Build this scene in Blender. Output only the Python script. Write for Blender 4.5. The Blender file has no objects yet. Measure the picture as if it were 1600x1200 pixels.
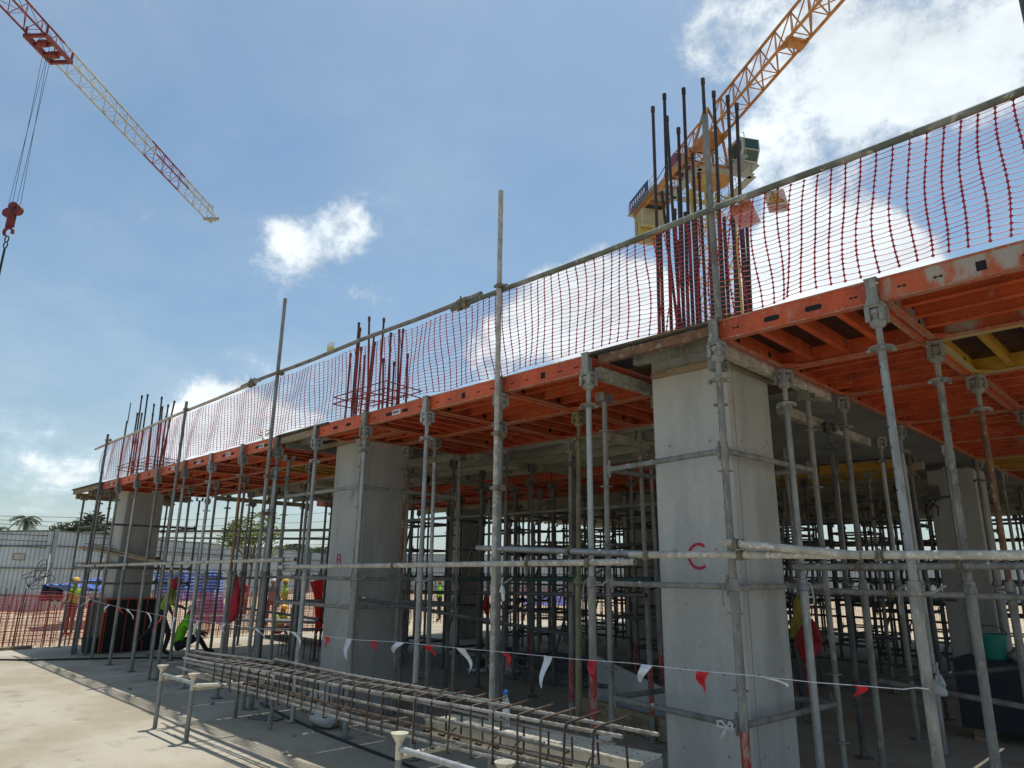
import bpy, bmesh, math, random
from mathutils import Vector, Matrix
random.seed(7)
R = math.radians
S = bpy.context.scene
COL = S.collection
# ------------------------------------------------------------------ camera
F = 1093.4
MR = Vector((0.7092, 0.7050, 0.0123)).normalized()     # camera right in world
_th, _ro, _az = .26473, .012346, .78248
def _basis():
    fw = Vector((0, math.cos(_th), math.sin(_th))); up = Vector((0, -math.sin(_th), math.cos(_th))); rt = Vector((1, 0, 0))
    r = rt*math.cos(_ro) + up*math.sin(_ro); u = -rt*math.sin(_ro) + up*math.cos(_ro)
    X = Vector((math.sin(_az), -math.cos(_az), 0)); Y = Vector((math.cos(_az), math.sin(_az), 0)); Z = Vector((0, 0, 1))
    w = lambda a: Vector((a.dot(X), a.dot(Y), a.dot(Z)))
    return w(r), w(u), w(fw)
CR, CU, CF = _basis()
CAM = Vector((0, 0, 1.7))
def ray(x, y): return CR*((x-800)/F) + CU*((600-y)/F) + CF
def on(x, y, ax, v):
    d = ray(x, y); return CAM + d*((v-CAM[ax])/d[ax])
def PX(x, y, v): return on(x, y, 0, v)
def PY(x, y, v): return on(x, y, 1, v)
def PZ(x, y, v=0.0): return on(x, y, 2, v)
cam = bpy.data.cameras.new('camera'); camo = bpy.data.objects.new('camera', cam); COL.objects.link(camo)
camo.matrix_world = Matrix(((CR.x, CU.x, -CF.x, CAM.x), (CR.y, CU.y, -CF.y, CAM.y), (CR.z, CU.z, -CF.z, CAM.z), (0, 0, 0, 1)))
cam.sensor_width = 36; cam.lens = F/1600*36; cam.clip_start = .05; cam.clip_end = 2000
S.camera = camo
S.render.resolution_x = 1024; S.render.resolution_y = 768
# ------------------------------------------------------------------ sun, sky, exposure
SUN = Vector((-.10, .215, 1)).normalized()
sl = bpy.data.lights.new('sun', 'SUN'); sl.energy = 3.1; sl.angle = R(.53); sl.color = (1, .955, .88)
so = bpy.data.objects.new('sun', sl); COL.objects.link(so); so.location = (0, 0, 60)
so.rotation_euler = SUN.to_track_quat('Z', 'Y').to_euler()
S.view_settings.view_transform = 'Standard'; S.view_settings.look = 'None'; S.view_settings.gamma = 1
S.view_settings.exposure = .38
W = bpy.data.worlds.new('World'); S.world = W; W.use_nodes = True
nt = W.node_tree; nt.nodes.clear()
def N(t, **k):
    n = nt.nodes.new(t)
    for a, b in k.items():
        if a.startswith('i_'):
            key = a[2:]; key = int(key) if key.isdigit() else key
            n.inputs[key].default_value = b
        else: setattr(n, a, b)
    return n
def L(a, b): nt.links.new(a, b)
def val(x, sock):
    if isinstance(x, (int, float)): sock.default_value = x
    else: L(x, sock)
def M(op, a, b=0.0, c=0.0, clamp=False):
    n = nt.nodes.new('ShaderNodeMath'); n.operation = op; n.use_clamp = clamp
    val(a, n.inputs[0]); val(b, n.inputs[1]); val(c, n.inputs[2]); return n.outputs[0]
sky = N('ShaderNodeTexSky', sky_type='NISHITA'); sky.sun_disc = False
sky.sun_elevation = math.asin(SUN.z); sky.sun_rotation = math.atan2(SUN.x, SUN.y)
sky.air_density = 1.0; sky.dust_density = 1.2; sky.ozone_density = 1.3
tc = N('ShaderNodeTexCoord'); D = tc.outputs['Generated']
sep = N('ShaderNodeSeparateXYZ'); L(D, sep.inputs[0])
zz = M('ADD', M('MAXIMUM', sep.outputs[2], 0.0), .22)
comb = N('ShaderNodeCombineXYZ'); L(M('DIVIDE', sep.outputs[0], zz), comb.inputs[0]); L(M('DIVIDE', sep.outputs[1], zz), comb.inputs[1])
P = comb.outputs[0]
n1 = N('ShaderNodeTexNoise', i_Scale=2.4, i_Detail=12.0, i_Roughness=.62, i_Distortion=.12); L(P, n1.inputs['Vector'])
n2 = N('ShaderNodeTexNoise', i_Scale=8.0, i_Detail=12.0, i_Roughness=.64, i_Distortion=.18); L(D, n2.inputs['Vector'])
n3 = N('ShaderNodeTexNoise', i_Scale=24.0, i_Detail=10.0, i_Roughness=.66, i_Distortion=.25); L(D, n3.inputs['Vector'])
base = M('ADD', M('MULTIPLY', n1.outputs[0], .32), M('ADD', M('MULTIPLY', n2.outputs[0], .40), M('MULTIPLY', n3.outputs[0], .28)))
# blobs: image position, angular radius (in tangent units), strength
BL = [(1290, 110, .16, .13), (1460, 40, .20, .17), (1580, 150, .16, .10), (1070, 60, .07, .15), (1180, 40, .10, .12), (1330, 230, .09, .12), (1200, 270, .05, .08), (1480, 150, .10, .06), (1400, 255, .085, -.20), (1235, 215, .045, -.12), (1560, 320, .09, -.14), (1140, 140, .05, -.12), (1500, 380, .07, -.10),
      (1300, 400, .085, .42), (1205, 420, .075, .34), (1385, 400, .065, .34), (1450, 430, .06, .16), (1180, 250, .06, .08),
      (930, 480, .085, .42), (860, 500, .075, .36), (1000, 450, .07, .30), (760, 550, .06, .28), (1040, 500, .06, .2),
      (560, 335, .055, .19), (505, 366, .060, .17), (435, 385, .055, .17), (470, 375, .04, .06), (440, 460, .05, .10), (550, 455, .06, .13), (610, 470, .04, .06),
      (340, 670, .055, .42), (370, 600, .1, .12), (430, 690, .07, .3), (225, 335, .025, .10),
      (70, 700, .07, .12), (10, 650, .05, .12), (100, 755, .06, .14), (240, 760, .08, .14), (10, 770, .05, .10), (480, 770, .2, .12), (1520, 470, .1, .1)]
tot = None
for (x, y, r, s) in BL:
    d = ray(x, y).normalized()
    dp = N('ShaderNodeVectorMath', operation='DOT_PRODUCT'); L(D, dp.inputs[0]); dp.inputs[1].default_value = d
    a = M('ARCCOSINE', M('MINIMUM', dp.outputs['Value'], 1.0))
    mr = N('ShaderNodeMapRange', interpolation_type='SMOOTHSTEP'); L(a, mr.inputs[0])
    mr.inputs[1].default_value = 0; mr.inputs[2].default_value = r*1.55; mr.inputs[3].default_value = s*.82; mr.inputs[4].default_value = 0
    tot = mr.outputs[0] if tot is None else M('ADD', tot, mr.outputs[0])
tot = M('MINIMUM', tot, .33)
dens = N('ShaderNodeMapRange', interpolation_type='SMOOTHSTEP'); L(M('ADD', base, tot), dens.inputs[0])
dens.inputs[1].default_value = .592; dens.inputs[2].default_value = .765
veil = N('ShaderNodeMapRange'); L(n1.outputs[0], veil.inputs[0])
veil.inputs[1].default_value = .35; veil.inputs[2].default_value = .75; veil.inputs[3].default_value = .04; veil.inputs[4].default_value = .24
low = N('ShaderNodeMapRange', interpolation_type='SMOOTHSTEP'); L(sep.outputs[2], low.inputs[0])
low.inputs[1].default_value = .0; low.inputs[2].default_value = .42; low.inputs[3].default_value = .40; low.inputs[4].default_value = 0
fac = M('MAXIMUM', dens.outputs[0], M('ADD', veil.outputs[0], low.outputs[0]), clamp=True)
shade = N('ShaderNodeMapRange'); L(n1.outputs[0], shade.inputs[0])
shade.inputs[1].default_value = .36; shade.inputs[2].default_value = .62; shade.inputs[3].default_value = .80; shade.inputs[4].default_value = 1.12
dimhaze = N('ShaderNodeMapRange'); L(dens.outputs[0], dimhaze.inputs[0]); dimhaze.inputs[3].default_value = .62; dimhaze.inputs[4].default_value = 1.0
cc = N('ShaderNodeMix', data_type='RGBA'); cc.inputs[0].default_value = 1; cc.blend_type = 'MULTIPLY'
cc.inputs[6].default_value = (6.6, 7.2, 7.6, 1)
cv = N('ShaderNodeCombineXYZ'); sh2 = M('MULTIPLY', shade.outputs[0], dimhaze.outputs[0])
for i in range(3): L(sh2, cv.inputs[i])
L(cv.outputs[0], cc.inputs[7])
gain = N('ShaderNodeMix', data_type='RGBA'); gain.blend_type = 'MULTIPLY'; gain.inputs[0].default_value = 1; L(sky.outputs[0], gain.inputs[6]); gain.inputs[7].default_value = (.86, 1.02, 1.0, 1)
mix = N('ShaderNodeMix', data_type='RGBA'); L(fac, mix.inputs[0]); L(gain.outputs[2], mix.inputs[6]); L(cc.outputs[2], mix.inputs[7])
bg = N('ShaderNodeBackground'); bg.inputs[1].default_value = .105; L(mix.outputs[2], bg.inputs[0])
wo = N('ShaderNodeOutputWorld'); L(bg.outputs[0], wo.inputs[0])

# ------------------------------------------------------------------ materials
MATS = {}
def mat(name, c, rough=.7, metal=0.0, c2=None, scale=6.0, lo=.42, hi=.62, bump=0.0, bscale=40.0, c3=None, s3=30.0, l3=.58, h3=.66, stretch=(1, 1, 1), alpha=None, transl=0, world=False, trans=0.0, fine=.12, c4=None, s4=50, l4=.66, h4=.72):
    if name in MATS: return MATS[name]
    m = bpy.data.materials.new(name); m.use_nodes = True; t = m.node_tree; b = t.nodes['Principled BSDF']
    b.inputs['Roughness'].default_value = rough; b.inputs['Metallic'].default_value = metal
    b.inputs['Transmission Weight'].default_value = trans
    col = None
    tcn = t.nodes.new('ShaderNodeTexCoord'); mp = t.nodes.new('ShaderNodeMapping'); mp.inputs['Scale'].default_value = stretch
    if world:
        g = t.nodes.new('ShaderNodeNewGeometry'); t.links.new(g.outputs['Position'], mp.inputs[0])
    else:
        oi = t.nodes.new('ShaderNodeObjectInfo'); va = t.nodes.new('ShaderNodeVectorMath'); va.operation = 'MULTIPLY_ADD'
        va.inputs[1].default_value = (1, 1, 1); t.links.new(tcn.outputs['Object'], va.inputs[0])
        cx = t.nodes.new('ShaderNodeCombineXYZ'); mm = t.nodes.new('ShaderNodeMath'); mm.operation = 'MULTIPLY'; mm.inputs[1].default_value = 17
        t.links.new(oi.outputs['Random'], mm.inputs[0]); t.links.new(mm.outputs[0], cx.inputs[0]); t.links.new(mm.outputs[0], cx.inputs[1])
        t.links.new(cx.outputs[0], va.inputs[2]); t.links.new(va.outputs[0], mp.inputs[0])
    def noise(sc, det=5.0, ro=.6):
        n = t.nodes.new('ShaderNodeTexNoise'); n.inputs['Scale'].default_value = sc; n.inputs['Detail'].default_value = det
        n.inputs['Roughness'].default_value = ro; t.links.new(mp.outputs[0], n.inputs['Vector']); return n.outputs[0]
    def layer(prev, colr, sc, l, h, seed=0):
        n = noise(sc); r = t.nodes.new('ShaderNodeMapRange'); r.interpolation_type = 'SMOOTHSTEP'
        r.inputs[1].default_value = l; r.inputs[2].default_value = h; t.links.new(n, r.inputs[0])
        x = t.nodes.new('ShaderNodeMix'); x.data_type = 'RGBA'; t.links.new(r.outputs[0], x.inputs[0])
        if isinstance(prev, tuple): x.inputs[6].default_value = prev+(1,)
        else: t.links.new(prev, x.inputs[6])
        x.inputs[7].default_value = colr+(1,); return x.outputs[2]
    col = c
    if c2: col = layer(col, c2, scale, lo, hi)
    if c3: col = layer(col, c3, s3, l3, h3)
    if c4: col = layer(col, c4, s4, l4, h4)
    if fine:
        n = noise(bscale*2.3, 4.0); r = t.nodes.new('ShaderNodeMapRange'); r.inputs[1].default_value = .25; r.inputs[2].default_value = .75
        r.inputs[3].default_value = 1-fine; r.inputs[4].default_value = 1+fine; t.links.new(n, r.inputs[0])
        x = t.nodes.new('ShaderNodeMix'); x.data_type = 'RGBA'; x.blend_type = 'MULTIPLY'; x.inputs[0].default_value = 1
        if isinstance(col, tuple): x.inputs[6].default_value = col+(1,)
        else: t.links.new(col, x.inputs[6])
        t.links.new(r.outputs[0], x.inputs[7]); col = x.outputs[2]
    if not world and fine:
        x = t.nodes.new('ShaderNodeMix'); x.data_type = 'RGBA'; x.blend_type = 'MULTIPLY'; x.inputs[0].default_value = 1
        r = t.nodes.new('ShaderNodeMapRange'); r.inputs[3].default_value = .82; r.inputs[4].default_value = 1.14; t.links.new(oi.outputs['Random'], r.inputs[0]); t.links.new(col, x.inputs[6]); t.links.new(r.outputs[0], x.inputs[7]); col = x.outputs[2]
    if isinstance(col, tuple): b.inputs['Base Color'].default_value = col+(1,)
    else: t.links.new(col, b.inputs['Base Color'])
    if bump:
        n = noise(bscale, 6.0); bn = t.nodes.new('ShaderNodeBump'); bn.inputs['Strength'].default_value = bump; bn.inputs['Distance'].default_value = .01
        t.links.new(n, bn.inputs['Height']); t.links.new(bn.outputs[0], b.inputs['Normal'])
    if transl:
        out = t.nodes['Material Output']; tr = t.nodes.new('ShaderNodeBsdfTranslucent'); ms = t.nodes.new('ShaderNodeMixShader'); ms.inputs[0].default_value = transl
        if isinstance(col, tuple): tr.inputs[0].default_value = col+(1,)
        else: t.links.new(col, tr.inputs[0])
        t.links.new(b.outputs[0], ms.inputs[1]); t.links.new(tr.outputs[0], ms.inputs[2]); t.links.new(ms.outputs[0], out.inputs[0])
    MATS[name] = m; return m
GALV = mat('galvanised steel', (.36, .37, .37), .5, .35, (.26, .27, .27), 9, c3=(.43, .42, .39), s3=34, l3=.54, h3=.70, bump=.15, stretch=(1, 1, .45))
DULL = mat('cement splashed steel', (.27, .265, .24), .75, .15, (.17, .165, .15), 8, c3=(.34, .325, .28), s3=32, l3=.50, h3=.68, bump=.3, stretch=(1, 1, .4))
DARKS = mat('weathered dark steel', (.16, .165, .165), .7, .3, (.10, .10, .10), 7, c3=(.22, .205, .175), s3=30, l3=.54, h3=.70, bump=.2, stretch=(1, 1, .4))
RUST = mat('rusty steel', (.24, .12, .065), .85, .1, (.15, .085, .055), 10, c3=(.33, .27, .2), s3=24, l3=.54, h3=.64, bump=.3)
YELT = mat('faded yellow steel', (.27, .25, .13), .75, .1, (.20, .185, .12), 8, c3=(.34, .32, .26), s3=20, bump=.2)
REDP = mat('red paint on steel', (.34, .03, .03), .65, 0, (.28, .05, .045), 12, c3=(.30, .24, .19), s3=22, l3=.49, h3=.60, stretch=(3, 3, .6))
TUBE = mat('whitish cement covered tube', (.44, .41, .35), .8, .05, (.30, .28, .24), 9, c3=(.55, .53, .47), s3=24, l3=.54, h3=.62, bump=.4)
HOLE = mat('dark hole', (.012, .01, .01), .9, fine=0)
ORAN = mat('orange paint', (.60, .095, .022), .55, 0, (.44, .07, .02), 4, c3=(.46, .24, .16), s3=7, l3=.56, h3=.78, bump=.2, stretch=(1, 1, .5), c4=(.40, .36, .30), s4=42, l4=.65, h4=.70, fine=.25)
ORDU = mat('dusty orange edge', (.46, .20, .12), .8, 0, (.54, .11, .035), 7, .42, .60, c3=(.40, .36, .30), s3=26, l3=.55, h3=.65, bump=.2)
YEDU = mat('dusty yellow edge', (.40, .32, .19), .8, 0, (.5, .3, .06), 9, .46, .62, bump=.2)
ORAW = mat('orange paint worn to cement', (.60, .11, .028), .6, 0, (.48, .09, .025), 5, c3=(.45, .38, .31), s3=6, l3=.44, h3=.60, bump=.2, stretch=(1, 1, .4))
YELP = mat('yellow paint', (.60, .33, .03), .5, 0, (.48, .26, .03), 5, c3=(.36, .28, .17), s3=12, l3=.62, h3=.72, bump=.1)
PLYD = mat('dark film plywood', (.045, .018, .014), .55, 0, (.075, .028, .02), 5, fine=.2)
ORPL = mat('orange stained plywood', (.33, .05, .02), .7, 0, (.30, .05, .02), 3, c3=(.5, .12, .05), s3=12)
PLYE = mat('plywood edge', (.16, .10, .055), .85, 0, (.08, .055, .035), 10, bump=.2)
TIMB = mat('weathered timber', (.33, .25, .15), .85, 0, (.20, .15, .095), 6, c3=(.38, .33, .25), s3=18, bump=.4, stretch=(.3, 3, 3))
GPLY = mat('grey weathered plywood', (.36, .365, .34), .85, 0, (.28, .285, .265), 1.2, c3=(.42, .42, .39), s3=5, bump=.15)
CONC = mat('column concrete', (.43, .43, .405), .85, 0, (.345, .345, .325), 2.0, .40, .62, c3=(.25, .245, .23), s3=5, l3=.60, h3=.76, bump=.35, stretch=(1.3, 1.3, .35), c4=(.16, .155, .14), s4=38, l4=.69, h4=.73)
SLAB = mat('sandy concrete floor', (.425, .385, .30), .9, 0, (.33, .285, .205), .5, .40, .62, c3=(.29, .255, .20), s3=2.6, l3=.54, h3=.70, bump=.5, bscale=26, world=True, fine=.2, c4=(.22, .195, .16), s4=9, l4=.66, h4=.74)
SAND = mat('sand', (.47, .39, .26), .95, 0, (.38, .31, .20), .5, c3=(.28, .21, .14), s3=2, bump=.5, bscale=8, world=True)
REBAR = mat('black rebar', (.055, .05, .048), .6, .6, (.10, .065, .045), 12, bump=.2)
REBR = mat('rusted rebar', (.13, .045, .03), .85, .1, (.08, .035, .022), 10)
RBR2 = mat('brown rebar', (.12, .085, .06), .7, .3, (.08, .055, .04), 10)
COUP = mat('dirty clamp steel', (.23, .185, .12), .7, .3, (.15, .12, .085), 14, c3=(.3, .28, .22), s3=30, bump=.2)
REBG = mat('grey ribbed rebar', (.30, .295, .27), .45, .5, (.20, .17, .14), 9, c3=(.36, .34, .31), s3=30)
NETR = mat('orange red plastic net', (.50, .016, .022), .5, 0, (.40, .015, .03), 3, transl=.12, fine=0)
CREAM = mat('cream painted steel', (.62, .58, .46), .55, .1, (.52, .48, .38), 8, c3=(.35, .29, .2), s3=18, l3=.62, h3=.7, bump=.1)
JIBW = mat('white crane paint', (.46, .46, .42), .6, .1, (.36, .36, .33), 2)
JIBR = mat('dark red crane paint', (.20, .028, .022), .5, .1, (.13, .02, .018), 2)
CRNY = mat('orange yellow crane paint', (.42, .19, .06), .5, .05, (.36, .14, .03), 1.5)
CRNG = mat('yellow crane mast paint', (.50, .36, .05), .5, .05, (.38, .27, .04), 1.5)
BLK = mat('black rubber', (.02, .02, .02), .7, 0)
WHITEP = mat('white plastic', (.75, .76, .78), .5, 0, transl=.15)
REDF = mat('red flag plastic', (.65, .02, .035), .5, 0, transl=.2)
BLUE = mat('dark blue painted plywood', (.012, .02, .035), .5, 0, (.02, .03, .045), 3, fine=.3)
GREY = mat('grey white sheet', (.50, .51, .49), .7, 0, (.42, .43, .41), 2, c3=(.3, .27, .2), s3=6, l3=.66, h3=.75)
FENC = mat('pale metal sheet', (.46, .50, .53), .5, .1, (.38, .42, .45), .6)
GREN = mat('green plastic', (.01, .20, .14), .5, 0)
TARPB = mat('blue tarp', (.05, .12, .42), .6, 0, (.12, .20, .5), 1.5)
SKIN = mat('skin', (.22, .11, .07), .6, 0)
LIME = mat('lime cloth', (.30, .42, .03), .85, 0, (.22, .32, .03), 8)
LIMB = mat('bright lime cloth', (.25, .75, .03), .85, 0, (.2, .6, .03), 8)
DENI = mat('dark cloth', (.018, .02, .03), .9, 0)
MAROON = mat('red cloth', (.42, .02, .03), .85, 0, (.30, .015, .03), 7, bump=.4)
YHEL = mat('yellow helmet', (.75, .42, .03), .35, 0)
WHEL = mat('white helmet', (.78, .76, .7), .35, 0)
GLASS = mat('dark cab glass', (.03, .07, .06), .1, 0)
LEAFD = mat('dark leaves', (.035, .06, .025), .6, 0, (.06, .09, .03), .5, transl=.2, fine=.3)
LEAFY = mat('yellow green leaves', (.20, .24, .05), .6, 0, (.12, .17, .04), .8, transl=.3, fine=.3)
BARK = mat('bark', (.12, .09, .065), .9, 0)

def tarp_mat():
    m = bpy.data.materials.new('blue and white striped tarp'); m.use_nodes = True; t = m.node_tree; b = t.nodes['Principled BSDF']
    g = t.nodes.new('ShaderNodeTexCoord'); w = t.nodes.new('ShaderNodeTexWave'); w.wave_type = 'BANDS'; w.bands_direction = 'Z'
    w.inputs['Scale'].default_value = 2.6; w.inputs['Distortion'].default_value = .8; t.links.new(g.outputs['Object'], w.inputs['Vector'])
    r = t.nodes.new('ShaderNodeValToRGB'); r.color_ramp.interpolation = 'CONSTANT'
    r.color_ramp.elements[0].color = (.035, .07, .34, 1); r.color_ramp.elements[1].color = (.25, .32, .52, 1); r.color_ramp.elements[1].position = .62
    t.links.new(w.outputs[0], r.inputs[0]); t.links.new(r.outputs[0], b.inputs['Base Color']); b.inputs['Roughness'].default_value = .6
    return m
STRIPE = tarp_mat()

# ------------------------------------------------------------------ mesh builder
class MB:
    def __init__(s): s.v = []; s.f = []; s.m = []; s.mats = []; s.cur = 0
    def use(s, m):
        if m not in s.mats: s.mats.append(m)
        s.cur = s.mats.index(m); return s
    def face(s, idx): s.f.append(idx); s.m.append(s.cur)
    def poly(s, pts):
        n = len(s.v); s.v += [tuple(p) for p in pts]; s.face(list(range(n, n+len(pts))))
    def box(s, a, b, rz=0, c=None):
        x0, y0, z0 = a; x1, y1, z1 = b
        P = [Vector(p) for p in ((x0, y0, z0), (x1, y0, z0), (x1, y1, z0), (x0, y1, z0), (x0, y0, z1), (x1, y0, z1), (x1, y1, z1), (x0, y1, z1))]
        if rz:
            c = Vector(c) if c else (Vector(a)+Vector(b))/2; q = Matrix.Rotation(rz, 3, 'Z'); P = [q @ (p-c)+c for p in P]
        n = len(s.v); s.v += [tuple(p) for p in P]
        for f in ((0, 3, 2, 1), (4, 5, 6, 7), (0, 1, 5, 4), (1, 2, 6, 5), (2, 3, 7, 6), (3, 0, 4, 7)): s.face([n+i for i in f])
    def bar(s, p, q, w, h, up=(0, 0, 1)):           # rectangular bar between two points
        p = Vector(p); q = Vector(q); d = (q-p).normalized(); up = Vector(up)
        sx = d.cross(up)
        if sx.length < 1e-4: sx = d.cross(Vector((1, 0, 0)))
        sx.normalize(); sy = sx.cross(d).normalized()
        n = len(s.v)
        for e in (p, q):
            for a, b in ((-1, -1), (1, -1), (1, 1), (-1, 1)): s.v.append(tuple(e+sx*a*w/2+sy*b*h/2))
        for f in ((0, 1, 2, 3), (7, 6, 5, 4), (0, 4, 5, 1), (1, 5, 6, 2), (2, 6, 7, 3), (3, 7, 4, 0)): s.face([n+i for i in f])
    def tube(s, pts, r, n=10, cap=True, closed=False):
        pts = [Vector(p) for p in pts]; k = len(pts); rr = r if isinstance(r, (list, tuple)) else [r]*k
        st = len(s.v); ref = None
        for i, p in enumerate(pts):
            if closed: d = (pts[(i+1) % k]-pts[i-1])
            else: d = pts[min(i+1, k-1)]-pts[max(i-1, 0)]
            d.normalize()
            if ref is None:
                ref = d.cross(Vector((0, 0, 1)))
                if ref.length < 1e-3: ref = d.cross(Vector((1, 0, 0)))
            a = (ref-d*ref.dot(d)); 
            if a.length < 1e-4: a = d.orthogonal()
            a.normalize(); ref = a; b = d.cross(a)
            for j in range(n):
                t = 2*math.pi*j/n; s.v.append(tuple(p+(a*math.cos(t)+b*math.sin(t))*rr[i]))
        for i in range(k if closed else k-1):
            i2 = (i+1) % k
            for j in range(n):
                j2 = (j+1) % n; s.face([st+i*n+j, st+i2*n+j, st+i2*n+j2, st+i*n+j2])
        if cap and not closed:
            s.face([st+j for j in range(n)]); s.face([st+(k-1)*n+j for j in reversed(range(n))])
    def ring(s, c, r1, r2, z0, z1, n=16):           # lathe band about vertical axis
        s.lathe(c, [(r1, z0), (r2, z1)], n)
    def lathe(s, c, prof, n=16):
        c = Vector(c); st = len(s.v)
        for (r, z) in prof:
            for j in range(n):
                t = 2*math.pi*j/n; s.v.append((c.x+r*math.cos(t), c.y+r*math.sin(t), c.z+z))
        for i in range(len(prof)-1):
            for j in range(n):
                j2 = (j+1) % n; s.face([st+i*n+j, st+i*n+j2, st+(i+1)*n+j2, st+(i+1)*n+j])
        s.face([st+j for j in reversed(range(n))]); s.face([st+(len(prof)-1)*n+j for j in range(n)])
    def build(s, name, m=None, parent=None, smooth=False):
        me = bpy.data.meshes.new(name); me.from_pydata(s.v, [], s.f)
        mats = s.mats or [m]
        for x in mats: me.materials.append(x)
        if len(mats) > 1: me.polygons.foreach_set('material_index', s.m)
        if smooth: me.polygons.foreach_set('use_smooth', [True]*len(me.polygons))
        me.update(); o = bpy.data.objects.new(name, me); COL.objects.link(o)
        if smooth:
            try: me.set_sharp_from_angle(angle=R(40))
            except Exception: pass
        if parent: o.parent = parent
        return o
def tag(o, label=None, cat=None, group=None, kind=None):
    if label: o['label'] = label
    if cat: o['category'] = cat
    if group: o['group'] = group
    if kind: o['kind'] = kind
    return o
def empty(name, loc, label, cat, group=None, rz=0):
    o = bpy.data.objects.new(name, None); COL.objects.link(o); o.empty_display_size = .1
    o.location = loc; o.rotation_euler = (0, 0, rz); return tag(o, label, cat, group)
def kids(o): return [c for c in COL.objects if c.parent == o]
def copy_tree(root, ch):
    r = root.copy(); COL.objects.link(r)
    for c, gs in ch:
        k = c.copy(); COL.objects.link(k); k.parent = r
        for g in gs: q = g.copy(); COL.objects.link(q); q.parent = k
    return r
ORD = 'first second third fourth fifth sixth seventh eighth ninth tenth eleventh twelfth thirteenth fourteenth fifteenth sixteenth seventeenth eighteenth nineteenth twentieth'.split()
def odn(i): return ORD[i] if i < 20 else 'twenty '+ORD[i-20]

# ================================================================== SETTING
b = MB(); b.box((-400, -400, -.75), (400, 400, -.30)); tag(b.build('ground', SAND), kind='structure')
b = MB(); b.box((-19.05, -14, -.25), (14, 24.5, 0)); tag(b.build('floor_slab', SLAB), kind='structure')
# saw-cut joint / hose lines on the floor are objects further down

# ------------------------------------------------------------------ columns
def column(x0, x1, y0, y1, h, label, mark=None):
    t = empty('concrete_column', ((x0+x1)/2, (y0+y1)/2, 0), label, 'column', 'square concrete columns')
    w, d = (x1-x0)/2, (y1-y0)/2; ch = .018
    b = MB(); pr = [(-w+ch, -d), (w-ch, -d), (w, -d+ch), (w, d-ch), (w-ch, d), (-w+ch, d), (-w, d-ch), (-w, -d+ch)]
    lv = [0, .6, 1.2, 1.8, 2.4, h]
    for z in lv: b.v += [(p[0], p[1], z) for p in pr]
    for k in range(len(lv)-1):
        for i in range(8): j = (i+1) % 8; b.face([k*8+i, k*8+j, k*8+8+j, k*8+8+i])
    b.face([len(b.v)-8+i for i in range(8)])
    b.build('shaft', CONC, t)
    # formwork joint lines and tie plugs
    b = MB()
    for z in (.02,):
        b.box((-w+ch, -d-.0025, z), (w-ch, -d-.0005, z+.006)); b.box((w+.0005, -d+ch, z), (w+.0025, d-ch, z+.006))
    b.box((w+.0005, -d+.10, 0), (w+.0025, -d+.106, h-.05))
    b.build('joint_line', mat('concrete joint line', (.30, .295, .27), .9), t)
    b = MB()
    for z in (.45, 1.0, 1.9, 2.75):
        for x in (-w*.55, w*.5): b.lathe((0, 0, 0), [(0.001, 0), (0.001, 0)], 3) if 0 else b.tube([(x, -d-.003, z), (x, -d+.004, z)], .012, 8)
        for y in (-d*.5, d*.5): b.tube([(w-.004, y, z), (w+.003, y, z)], .012, 8)
    b.build('tie_plug', mat('grey mortar plug', (.3, .29, .27), .9), t)
    return t
cC = column(-3.34, -2.63, 5.04, 5.80, 3.513, 'nearest bare concrete column, marked with a red letter C')
cB = column(-8.50, -7.83, 5.04, 5.80, 3.513, 'bare concrete column left of centre with a small red mark')
cA = column(-18.02, -17.18, 5.04, 5.82, 3.513, 'farthest left concrete column rising behind the black form box')
cD = column(-3.34, -2.66, 13.0, 13.7, 3.42, 'concrete column in shade behind the dark blue box')
cE = column(-9.5, -8.85, 13.0, 13.7, 3.42, 'dark column deep in shade between the two near columns')
cF = column(-15.6, -14.95, 13.0, 13.7, 3.42, 'far dark column deep in shade right of the column with the small red mark')
REDM = mat('red marking paint', (.42, .02, .05), .7)
def stroke(pts, y, w, name, parent, yoff):
    b = MB()
    for i in range(len(pts)-1):
        p, q = Vector(pts[i]), Vector(pts[i+1]); b.bar((p.x, yoff, p.y), (q.x, yoff, q.y), .003, w, up=(p-q).orthogonal().to_3d() if 0 else (0, 0, 1) if abs(p.x-q.x) > abs(p.y-q.y) else (1, 0, 0))
    return b
# letter C : flat arc with thickness
def arc_mark(parent, cx, cz, r, w, a0, a1, yo):
    b = MB(); n = 22
    for i in range(n):
        t0 = a0+(a1-a0)*i/n; t1 = a0+(a1-a0)*(i+1)/n
        q = [(cx+rr*math.cos(t), cz+rr*1.05*math.sin(t)) for rr, t in ((r-w/2, t0), (r+w/2, t0), (r+w/2, t1), (r-w/2, t1))]
        k = len(b.v); b.v += [(x, yo, z) for x, z in q]+[(x, yo+.003, z) for x, z in q]
        b.face([k, k+1, k+2, k+3]); b.face([k, k+4, k+5, k+1]); b.face([k+2, k+6, k+7, k+3]); b.face([k+3, k+7, k+4, k]); b.face([k+1, k+5, k+6, k+2])
    return b.build('painted_letter', REDM, parent)
pc = PY(1092, 869, 5.04); arc_mark(cC, pc.x+3.34-.355, pc.z, .088, .022, R(52), R(308), -.3835)
pb = PY(529.5, 874, 5.04); xb = pb.x-(-8.165); b = MB(); zb = pb.z
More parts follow.
